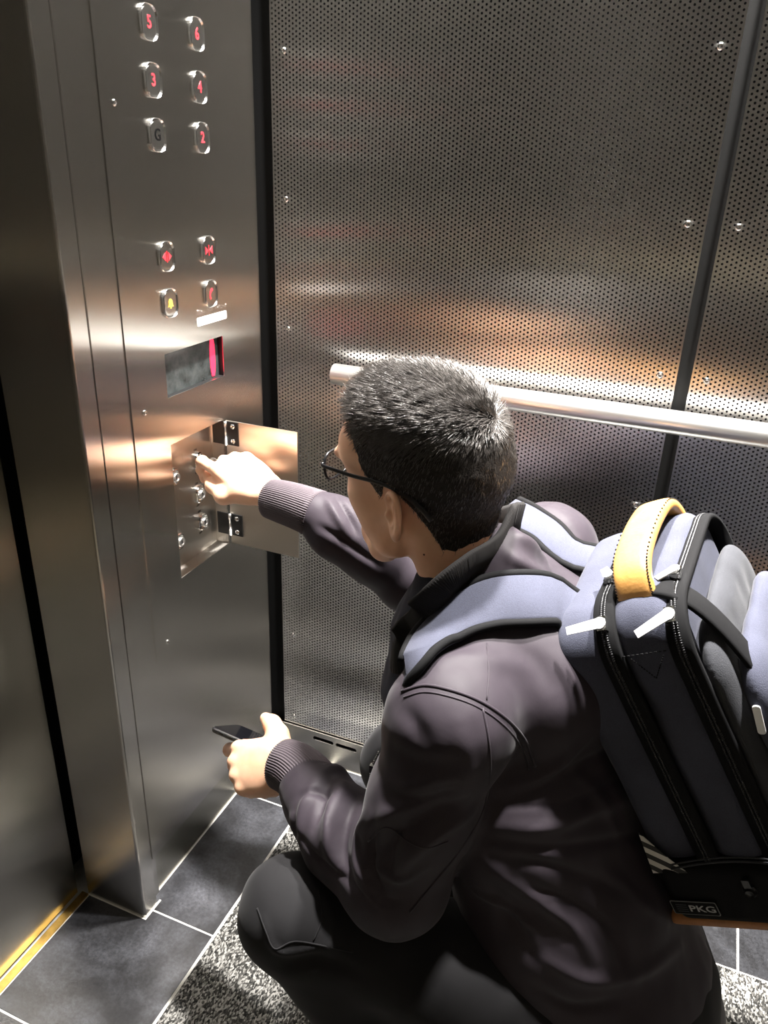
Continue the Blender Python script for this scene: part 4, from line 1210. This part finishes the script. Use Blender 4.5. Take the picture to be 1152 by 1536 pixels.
# ---- glasses (worn, a thing of their own)
M_frame = simple('black_glasses_frame', (.008, .008, .009), .3); M_lens = simple('clear_lens', (1, 1, 1), .02, trans=1., ior=1.3)
gl = empty('eyeglasses', hw(.118, 0, .014)); tag(gl, "black framed glasses on the crouching man's face with slim dark temple arms", 'glasses')
bm = bmesh.new()
for s in (-1, 1):
    c = (.124, s * .036, .012)
    loop = [hw(c[0] - .06 * abs(py) - .004 * (abs(c[1] + px) / .06) ** 2 * 1.6, c[1] + px, c[2] + py) for px, py in rrect(.050, .036, .013, 5)]
    add_tube(bm, loop, .0019, n=8, closed=True)
add_tube(bm, [hw(.123, t, .018 + .002 * math.cos(t * 100)) for t in np.linspace(-.010, .010, 5)], .0015, n=8)
keep_world(bm_obj('rim', bm, M_frame), gl)
for s in (-1, 1):
    bm = bmesh.new(); c = (.124, s * .036, .012); L = [(px, py) for px, py in rrect(.0485, .0345, .0125, 5)]
    add_loft(bm, [[hw(c[0] - .06 * abs(py) - .004 * (abs(c[1] + px) / .06) ** 2 * 1.6 + dx, c[1] + px, c[2] + py) for px, py in L] for dx in (-.0008, .0008)], mi=0)
    keep_world(bm_obj('lens', bm, M_lens), gl)
    bm = bmesh.new()
    pt = [hw(.117, s * .061, .020), hw(.112, s * .069, .021), hw(.06, s * .075, .021), hw(.02, s * .0785, .023), hw(-.010, s * .0805, .022), hw(-.035, s * .0795, .014), hw(-.052, s * .076, .000), hw(-.060, s * .0725, -.012)]
    pt = crom(pt, 5); nn = len(pt)
    add_tube(bm, pt, [.0028 + .0010 * (i > nn * .6) for i in range(nn)], n=10, flat=.55, ups=Vector(L_))
    keep_world(bm_obj('temple_arm', bm, M_frame), gl)
# ------------------------------------------------------------------ phone in the left hand
M_phone = simple('black_phone_glass', (.006, .006, .008), .08, 0, .6, coat=1.); M_alu = simple('space_grey_metal', (.22, .22, .23), .3, 1.)
pa, pb = Vector(at(314, 1093, 1.165)), Vector(at(378, 1121, 1.125))
ax = (pb - pa).normalized(); vv = vray(345, 1105)
scr_up = (RC @ Vector((0, 1, 0)))
wd = (vv * 1.0 + scr_up * .25); wd = (wd - wd.dot(ax) * ax).normalized(); nn_ = ax.cross(wd).normalized()
if nn_.z < 0: nn_ = -nn_
PM = Matrix((ax, wd, nn_)).transposed().to_4x4(); PM.translation = pa + ax * .069 + wd * .0335
ph = empty('smartphone', PM.translation); tag(ph, "slim black smartphone lying in the crouching man's left hand", 'phone')
bm = bmesh.new()
prof = [(0, -.0037, .0022), (1, -.003, .0007), (1, -.0012, 0), (1, .0012, 0), (1, .003, .0007), (0, .0037, .0022)]
add_loft(bm, [[PM @ Vector((px, py, z)) for px, py in rrect(.138 - 2 * ins, .067 - 2 * ins, .0105 - ins * .8, 8)] for _, z, ins in prof], smooth=True)
keep_world(bm_obj('phone_body', bm, M_alu), ph)
bm = bmesh.new(); add_loft(bm, [[PM @ Vector((px, py, z)) for px, py in rrect(.1335, .0625, .0085, 8)] for z in (.0034, .0040)])
keep_world(bm_obj('screen', bm, M_phone), ph)
for x0, x1 in ((-.050, -.041), (-.036, -.022)):
    bm = bmesh.new(); add_box(bm, (x0, -.0342, -.0009), (x1, -.0332, .0009), M=PM); keep_world(bm_obj('volume_button', bm, M_chrome), ph)

# ------------------------------------------------------------------ keys in the panel
ky = empty('key_bunch', (XT + .012, 1.070, .803)); tag(ky, 'small bunch of metal keys hanging from the lock in the opened cabinet', 'keys')
bm = bmesh.new(); add_box(bm, (XT + .009, 1.0685, .800), (XT + .026, 1.0715, .806)); add_lathe(bm, [(0, -.001), (.011, -.001), (.011, .001), (0, .001)], frame((0, 1, .0), loc=(XT + .034, 1.070, .803)), 20)
keep_world(bm_obj('key', bm, M_rail), ky)
bm = bmesh.new(); add_tube(bm, [Vector((XT + .036 + .011 * math.sin(a), 1.074 + .004 * math.cos(a), .789 + .013 * math.cos(a))) for a in np.linspace(0, 2 * math.pi, 24, endpoint=False)], .0009, n=6, closed=True)
keep_world(bm_obj('key_ring', bm, M_rail), ky)
for k, (dy, L) in enumerate(((.0, .040), (.007, .048))):
    bm = bmesh.new(); c = Vector((XT + .034 + .004 * k, 1.084 + dy, .777)); M = Matrix.Translation(c) @ Matrix.Rotation(.35 - .3 * k, 4, 'Z') @ Matrix.Rotation(.1, 4, 'X')
    add_loft(bm, [[M @ Vector((x, y, z)) for x, z in [(px, pz - .008) for px, pz in rrect(.017, .018, .006, 4)]] for y in (-.0009, .0009)])
    add_loft(bm, [[M @ Vector((x, y, z)) for x, z in ((-.004, -.016), (-.004, -L), (0, -L - .003), (.003, -L), (.004, -L + .006), (.0028, -L + .009), (.004, -L + .013), (.0042, -.016))] for y in (-.0009, .0009)])
    keep_world(bm_obj('key', bm, M_rail), ky)
# ------------------------------------------------------------------ backpack
M_packA = fabric('blue_grey_canvas', (.042, .0445, .064), .9, .06, 800, .5, .22, .2)
M_packC = fabric('charcoal_canvas', (.032, .033, .038), .9, .05, 800, .5, .2, .2)
M_web = fabric('black_webbing', (.0045, .0045, .005), .85, .0, 1500, .4, .1, .12)
M_leather = simple('tan_leather', (.40, .20, .055), .42, 0, .5, noise=.18, nscale=40, bump=.25, bscale=260, coat=.15)
M_brown = simple('brown_leather_base', (.30, .13, .045), .5, noise=.2, nscale=50)
M_teeth = simple('zip_teeth', (.03, .03, .032), .35, .5)
M_pull = simple('silver_zip_pull', (.62, .62, .62), .4, .25)
T0, B0 = at(808, 954, .885), at(1028, 1392, .985)      # top and foot of the near edge that lies on the back
HP = (T0 - B0); HP /= np.linalg.norm(HP)
WP = np.array((-.18, -.97, .06)); WP -= WP @ HP * HP; WP /= np.linalg.norm(WP)   # towards the camera side
DP = np.cross(WP, HP)
if DP[0] < 0: DP = -DP
HW, PH, PDp = .135, .402, .21
O = T0 - WP * HW - HP * PH          # centre of the foot edge against the back
BM_ = np.eye(4); BM_[:3, 0] = DP; BM_[:3, 1] = WP; BM_[:3, 2] = HP; BM_[:3, 3] = O
def bw(d, w, h): return O + d * DP + w * WP + h * HP
bp_ = empty('backpack', O + .02 * DP); tag(bp_, "blue grey canvas backpack with tan leather handle, worn on the man's back", 'backpack')
def kb(o): return keep_world(o, bp_)
def slab(name, d0, d1, hw_, h0, h1, rad, mat, seed, bulge=.006):
    f = Field((d0 - .02, -hw_ - .02, h0 - .02), (d1 + .02, hw_ + .02, h1 + .03), .003)
    c = ((d0 + d1) / 2, 0, (h0 + h1) / 2)
    # big corner radius in the width-height plane, small in depth
    R = .055
    sl, P = f.sub(f.lo, f.lo + (np.array(f.n) - 1) * f.h, 0)
    q = np.stack([np.abs(P[..., 1]) - (hw_ - R), np.abs(P[..., 2] - c[2]) - ((h1 - h0) / 2 - R)], -1)
    d2 = np.sqrt((np.maximum(q, 0) ** 2).sum(-1)) + np.minimum(q.max(-1), 0) - R
    hd = (d1 - d0) / 2; x = (P[..., 0] - c[0]) / hd
    d2 = d2 - bulge * (1 - np.clip(x * x, 0, 1)) + bulge
    dd = np.abs(P[..., 0] - c[0]) - hd
    v = np.stack([d2, dd], -1) + rad
    f.f = (np.sqrt((np.maximum(v, 0) ** 2).sum(-1)) + np.minimum(v.max(-1), 0) - rad).astype(np.float32)
    f.noise(.0013, 22, seed, (1, 1, .6), 2)
    o = f.mesh(name, mat, None, BM_); return kb(o), o
slab('back_panel', .000, .070, HW, .0, PH, .016, M_packA, 1)
slab('main_compartment', .074, .144, HW * .985, .004, PH + .012, .018, M_packA, 2)
slab('front_compartment', .148, .176, HW * .95, .0, PH - .045, .018, M_packC, 3)
slab('front_pocket', .174, .206, HW * .86, .02, PH - .085, .018, M_packA, 4)
# base: black foot with brown leather edge
def base():
    f = Field((-.02, -HW - .03, -.045), (.25, HW + .03, .09), .003)
    f.rbox((.098, 0, .028), (.104, HW + .006, .048), .026, k=0)
    return f
kb(base().mesh('base_section', M_web, None, BM_))
f = Field((-.02, -HW - .03, -.06), (.25, HW + .03, .02), .003); f.rbox((.100, 0, -.022), (.112, HW + .010, .0085), .008, k=0)
f.rbox((.100, 0, -.034), (.092, HW - .010, .006), .006, k=.004)
kb(f.mesh('leather_base', M_brown, None, BM_))

def outline(d, hw_, h0, h1, R, off, down=.06):
    """runs up the near side, over the top and down the far side, in pack coordinates"""
    pts = [(hw_ + off, z) for z in np.linspace(h0 + down, h1 - R, 26)]
    pts += [(hw_ - R + (R + off) * math.cos(a), h1 - R + (R + off) * math.sin(a)) for a in np.linspace(0, math.pi / 2, 10)[1:]]
    pts += [(y, h1 + off) for y in np.linspace(hw_ - R, -hw_ + R, 12)[1:-1]]
    pts += [(-hw_ + R - (R + off) * math.sin(a), h1 - R + (R + off) * math.cos(a)) for a in np.linspace(0, math.pi / 2, 10)]
    pts += [(-hw_ - off, z) for z in np.linspace(h1 - R, h0 + down, 14)[1:]]
    return pts
def ribbon(name, pts, half, th, mat, parent=None, curve=.0, ups=None):
    """flat strip; pts list of (centre, normal, across) in world"""
    bm = bmesh.new(); rings = []
    for c, n_, a in pts:
        c, n_, a = Vector(c), Vector(n_), Vector(a)
        sec = [(-half, -th), (-half, th * .4), (-half * .8, th), (half * .8, th), (half, th * .4), (half, -th)]
        rings.append([bm.verts.new(c + a * x + n_ * y) for x, y in sec])
    for a, b in zip(rings[:-1], rings[1:]):
        for k in range(6):
            f = bm.faces.new((a[k], a[(k + 1) % 6], b[(k + 1) % 6], b[k])); f.smooth = True
    bm.faces.new(rings[0][::-1]); bm.faces.new(rings[-1]); bmesh.ops.recalc_face_normals(bm, faces=bm.faces)
    return bm_obj(name, bm, mat, parent)
def zipper(d, hw_, h1, lean):
    o = outline(d, hw_, 0, h1, .055, .002)
    W3 = [bw(d + lean * (h1 - z) , y, z) for y, z in o]; cen = bw(d, 0, h1 / 2)
    pts = []
    for i, p in enumerate(W3):
        t = W3[min(i + 1, len(W3) - 1)] - W3[max(i - 1, 0)]; t /= np.linalg.norm(t); nrm = np.cross(t, DP); nrm /= np.linalg.norm(nrm)
        if nrm @ (p - cen) < 0: nrm = -nrm
        pts.append((p, nrm, DP))
    z = ribbon('zipper', pts, .0125, .0035, M_web); kb(z)
    # coil
    W4 = crom([p + n_ * .0036 for p, n_, a in pts], 14); bm = bmesh.new()
    for s in (-1, 1):
        add_tube(bm, [Vector(p) + Vector(DP) * .0019 * s for p in W4], [.0016 + .0006 * math.sin(i * 1.9) for i in range(len(W4))], n=6)
    cz = bm_obj('zip_teeth', bm, M_teeth); cz.parent = z; cz.matrix_parent_inverse = Matrix.Identity(4); cz['kind'] = 'stuff'
    return z
Z1 = zipper(.072, HW, PH + .004, 0.); Z2 = zipper(.146, HW * .97, PH - .006, 0.)

# leather carry handle across the top, between the two zips
def handle():
    d = .109; h = PH + .012
    prof = [(.096, h - .022), (.092, h - .002), (.080, h + .014), (.055, h + .024), (.0, h + .028), (-.055, h + .024), (-.080, h + .014), (-.092, h - .002), (-.096, h - .022)]
    path = crom([(0, y, z) for y, z in prof], 6); W3 = [bw(d, p[1], p[2]) for p in path]; N_ = len(W3)
    bm = bmesh.new(); rings = []
    for i, p in enumerate(W3):
        t = W3[min(i + 1, N_ - 1)] - W3[max(i - 1, 0)]; t /= np.linalg.norm(t); nrm = np.cross(DP, t); nrm /= np.linalg.norm(nrm)
        if nrm @ (p - bw(d, 0, h - .05)) < 0: nrm = -nrm
        u = abs(i / (N_ - 1) - .5) * 2; th = .0085 - .003 * max(0, u - .8) * 5; hf = .0215
        sec = [(hf * math.copysign(abs(math.cos(a)) ** .55, math.cos(a)), th * math.copysign(abs(math.sin(a)) ** .7, math.sin(a))) for a in np.linspace(0, 2 * math.pi, 20, endpoint=False)]
        rings.append([bm.verts.new(Vector(p + DP * x + nrm * y)) for x, y in sec])
    for a, b in zip(rings[:-1], rings[1:]):
        for k in range(20):
            f = bm.faces.new((a[k], a[(k + 1) % 20], b[(k + 1) % 20], b[k])); f.smooth = True
    bm.faces.new(rings[0][::-1]); bm.faces.new(rings[-1]); bmesh.ops.recalc_face_normals(bm, faces=bm.faces)
    o = bm_obj('carry_handle', bm, M_leather); kb(o); o['label'] = 'tan leather handle'
    for s in (-1, 1):      # stitches along both edges of the top
        bm = bmesh.new()
        for i in range(4, N_ - 4):
            p = W3[i]; nrm = p - bw(d, 0, h - .12); nrm /= np.linalg.norm(nrm); c = p + DP * .0195 * s + nrm * .0062
            add_box(bm, Vector(c) - Vector((.0009, .0012, .0005)), Vector(c) + Vector((.0009, .0012, .0005)))
        st = bm_obj('edge_stitching', bm, M_web, o)
handle()
# sewn V patch below the handle on the near side
bm = bmesh.new()
for a, b in (((.092, PH - .045), (.109, PH - .073)), ((.109, PH - .073), (.128, PH - .045)), ((.084, PH - .041), (.134, PH - .041))):
    n_ = 10
    for i in range(n_):
        t0, t1 = i / n_, (i + .6) / n_
        P_ = [Vector(bw(a[0] + (b[0] - a[0]) * t, HW * .985 + .0045, a[1] + (b[1] - a[1]) * t)) for t in (t0, t1)]
        add_tube(bm, P_, .0007, n=5)
kb(bm_obj('patch_stitching', bm, M_web))

# zip sliders and silver pulls
def pull(d, w, h, tilt, parent, L=.030, ang=0.):
    M0 = Matrix(BM_.tolist()) @ Matrix.Translation((d, w, h)) @ Matrix.Rotation(tilt, 4, 'X')
    bm = bmesh.new(); add_box(bm, (-.0055, -.002, -.008), (.0055, .0045, .008), M=M0)
    s = bm_obj('zip_slider', bm, M_chrome, parent, bevel=.001); s.matrix_parent_inverse = Matrix.Identity(4)
    M1 = M0 @ Matrix.Translation((0, .006, 0)) @ Matrix.Rotation(ang, 4, 'Y')
    bm = bmesh.new(); add_tube(bm, [M0 @ Vector((.004 * math.cos(a), .0055 + .001 * math.sin(a), .005 * math.sin(a))) for a in np.linspace(0, 2 * math.pi, 16, endpoint=False)], .0009, n=6, closed=True)
    add_loft(bm, [[M1 @ Vector((x, y, z)) for x, z in ([(.0065 * math.cos(a), .0065 * math.sin(a)) for a in np.linspace(-.5, math.pi + .5, 12)] + [(-.0045, -L), (.0045, -L)])] for y in (0, .0018)])
    p = bm_obj('zip_pull', bm, M_pull, s)
pull(.072, HW - .012, PH - .006, .8, Z1, .040, 1.5); pull(.072, HW * .42, PH + .012, 1.5, Z1, .016, 2.6)
pull(.146, HW * .90, PH - .010, .8, Z2, .040, 1.15); pull(.146, HW * .45, PH + .004, 1.5, Z2, .022, .9)
# front: black webbing strap over the top and a small pale tag
pts = []
for t in np.linspace(0, 1, 16):
    a = bw(.118 + .085 * t, HW * .62, PH + .004 - .02 * t - .16 * t ** 3); pts.append(a)
pp = []
for i, p in enumerate(pts):
    tt = pts[min(i + 1, 15)] - pts[max(i - 1, 0)]; tt /= np.linalg.norm(tt); nrm = np.cross(WP, tt); nrm = nrm if nrm @ HP > 0 else -nrm
    pp.append((p + nrm * .004, nrm, WP))
kb(ribbon('top_strap', pp, .016, .003, M_web))
M0 = Matrix(BM_.tolist()) @ Matrix.Translation((.186, HW * .86 + .004, PH - .15)) @ Matrix.Rotation(.15, 4, 'Y')
bm = bmesh.new(); add_loft(bm, [[M0 @ Vector((x, y, z)) for x, z in rrect(.008, .036, .003, 4)] for y in (0, .0022)]); kb(bm_obj('white_zip_pull', bm, M_pull))
# side bottle pocket with striped lining, buckle and maker's label
def stripes():
    m, nt, b = new_mat('striped_lining')
    tc = nt.nodes.new('ShaderNodeTexCoord'); w_ = nt.nodes.new('ShaderNodeTexWave'); w_.bands_direction = 'Z'; w_.inputs['Scale'].default_value = 22; w_.inputs['Distortion'].default_value = 0
    nt.links.new(tc.outputs['Object'], w_.inputs['Vector']); r = nt.nodes.new('ShaderNodeValToRGB'); r.color_ramp.interpolation = 'CONSTANT'
    r.color_ramp.elements[0].color = (.02, .02, .02, 1); r.color_ramp.elements[1].position = .5; r.color_ramp.elements[1].color = (.6, .58, .55, 1)
    nt.links.new(w_.outputs['Fac'], r.inputs['Fac']); nt.links.new(r.outputs['Color'], b.inputs['Base Color']); b.inputs['Roughness'].default_value = .8
    return m
W_ = HW + .004
bm = bmesh.new(); P4 = [bw(.004, W_, .118), bw(.002, W_ + .008, .062), bw(.046, W_ + .010, .066), bw(.030, W_ + .006, .082)]
add_loft(bm, [[Vector(p + WP * y) for p in P4] for y in (0, .001)]); kb(bm_obj('striped_lining', bm, stripes()))
f = Field((-.01, HW - .05, -.03), (.215, HW + .04, .13), .0026)
f.rbox((.10, HW - .002, .03), (.094, .017, .046), .014, k=0)
pk = f.mesh('side_pocket', M_web, None, BM_); kb(pk)
for y_, rr_ in ((.0, .0014), (.006, .0010)):
    o = tube('pocket_edge', [Vector(bw(.03 + .16 * t, W_ + .013, .074 + .014 * math.sin(t * 3.0) + y_)) for t in np.linspace(0, 1, 14)], rr_, M_packC); kb(o)
M0 = Matrix(BM_.tolist())
MXP = M0 @ Matrix(((1, 0, 0, 0), (0, 0, 1, 0), (0, 1, 0, 0), (0, 0, 0, 1)))     # local x->depth, y->height, z->outwards (mirrored, fixed below)
LBL = Matrix.Translation(Vector(bw(.036, W_ + .0142, .014))); 
Rl = Matrix((Vector(DP), Vector(HP), Vector(np.cross(DP, HP)))).transposed().to_4x4()
if Vector(np.cross(DP, HP)).dot(Vector(WP)) < 0: Rl = Matrix((-Vector(DP), Vector(HP), Vector(WP))).transposed().to_4x4()
LM = LBL @ Rl
bm = bmesh.new(); add_loft(bm, [[LM @ Vector((x, y, z)) for x, y in rrect(.055, .021, .002, 2)] for z in (0, .0006)]); lb = bm_obj('maker_label', bm, simple('label_border_grey', (.13, .13, .13), .6)); kb(lb)
bm = bmesh.new(); add_loft(bm, [[LM @ Vector((x, y, z)) for x, y in rrect(.0530, .019, .0015, 2)] for z in (.0006, .0009)]); bm_obj('label_field', bm, M_web, lb).matrix_parent_inverse = Matrix.Identity(4)
text_mesh('label_text', 'PKG', .0135, LM @ Matrix.Translation((.009, -.0005, .001)), simple('label_text_grey', (.30, .30, .30), .6), lb, .0002, 1.25)
bm = bmesh.new()
for k in range(4): add_box(bm, (-.0215, .0045 - .0034 * k, .0010), (-.0085, .0058 - .0034 * k, .0013), M=LM)
bm_obj('label_emblem', bm, M_packC, lb)
M2 = Matrix.Translation(Vector(bw(.110, W_ + .014, .045))) @ Rl
bm = bmesh.new(); add_lathe(bm, [(0, .006), (.005, .005), (.0075, .002), (.008, 0)], M2, 16); add_box(bm, (-.004, .006, 0), (.004, .018, .003), M=M2); kb(bm_obj('side_buckle', bm, M_hinge))

# shoulder straps laid over the jacket
def strap(name, mid, half, extra_start=(), extra_end=(), off=.009, end_n=None):
    pts = [np.array(p) for p in extra_start]; ns = [None] * len(pts)
    for q in crom([(x, y, 0) for x, y in mid], 5):
        p, n_ = surf(TJ, q[0], q[1], off)
        if p is not None: pts.append(p); ns.append(n_)
    for p in extra_end: pts.append(np.array(p)); ns.append(None if end_n is None else np.array(end_n))
    for _ in range(3): pts = [pts[0]] + [(a + 2 * b + c) / 4 for a, b, c in zip(pts[:-2], pts[1:-1], pts[2:])] + [pts[-1]]
    last = next(n_ for n_ in ns if n_ is not None); nn = []
    for n_ in ns:
        last = n_ if n_ is not None else last; nn.append(last)
    for _ in range(24): nn = [nn[0]] + [(a + 2 * b + c) / 4 for a, b, c in zip(nn[:-2], nn[1:-1], nn[2:])] + [nn[-1]]
    out = []
    for i, p in enumerate(pts):
        t = pts[min(i + 1, len(pts) - 1)] - pts[max(i - 1, 0)]; t /= np.linalg.norm(t); a = np.cross(t, nn[i]); a /= np.linalg.norm(a); n2 = np.cross(a, t)
        if n2 @ nn[i] < 0: n2 = -n2
        tp_ = 1 - .55 * max(0., (i / (len(pts) - 1) - .70) / .30) if end_n is not None else 1.
        out.append((p, n2, a * tp_))
    s = ribbon(name, out, half, .0055, M_packA); kb(s)
    for sg in (-1, 1):
        bm = bmesh.new(); add_tube(bm, [Vector(c + a * half * sg + n_ * .001) for c, n_, a in out], .0052, n=8, flat=1.0)
        e = bm_obj('strap_edging', bm, M_web, s)
    return s
strap('shoulder_strap', [(845, 905), (790, 900), (745, 905), (705, 922), (668, 950), (641, 982), (622, 1010)], .031, extra_start=[bw(.03, .07, PH - .02), bw(.0, .075, PH - .03)], extra_end=[at(605, 1040, .895), at(592, 1068, .935), at(588, 1095, .98)], end_n=(-.8, -.55, .3))
strap('shoulder_strap', [(850, 838), (820, 808), (790, 786), (765, 774)], .026, extra_start=[bw(.03, -.06, PH - .02), bw(.0, -.065, PH - .03)])
# ------------------------------------------------------------------ lights and output
downlight(-.34, 1.10, 42, "round recessed ceiling light nearest the control panel, above the man's head")
downlight(.14, 1.12, 36, 'round recessed ceiling light over the backpack beside the perforated wall')
downlight(.10, -.66, 8, 'unseen warm ceiling light added over the plain side wall to brighten its handrail', (1, .84, .56), 38)  # added lamp: gilds the side rail mirrored in the perforated wall
downlight(.86, .10, 4, 'unseen warm ceiling light added behind the camera to brighten the rear handrail', (1, .84, .56), 38)  # added lamp: warms the rear rail that the lift door reflects
w = bpy.data.worlds.new('world'); SC.world = w; w.use_nodes = True
w.node_tree.nodes['Background'].inputs[0].default_value = (.5, .5, .5, 1); w.node_tree.nodes['Background'].inputs[1].default_value = .0
SC.view_settings.view_transform = 'Standard'; SC.view_settings.look = 'None'; SC.view_settings.gamma = 1; SC.view_settings.use_curve_mapping = False
SC.view_settings.exposure = 0.0
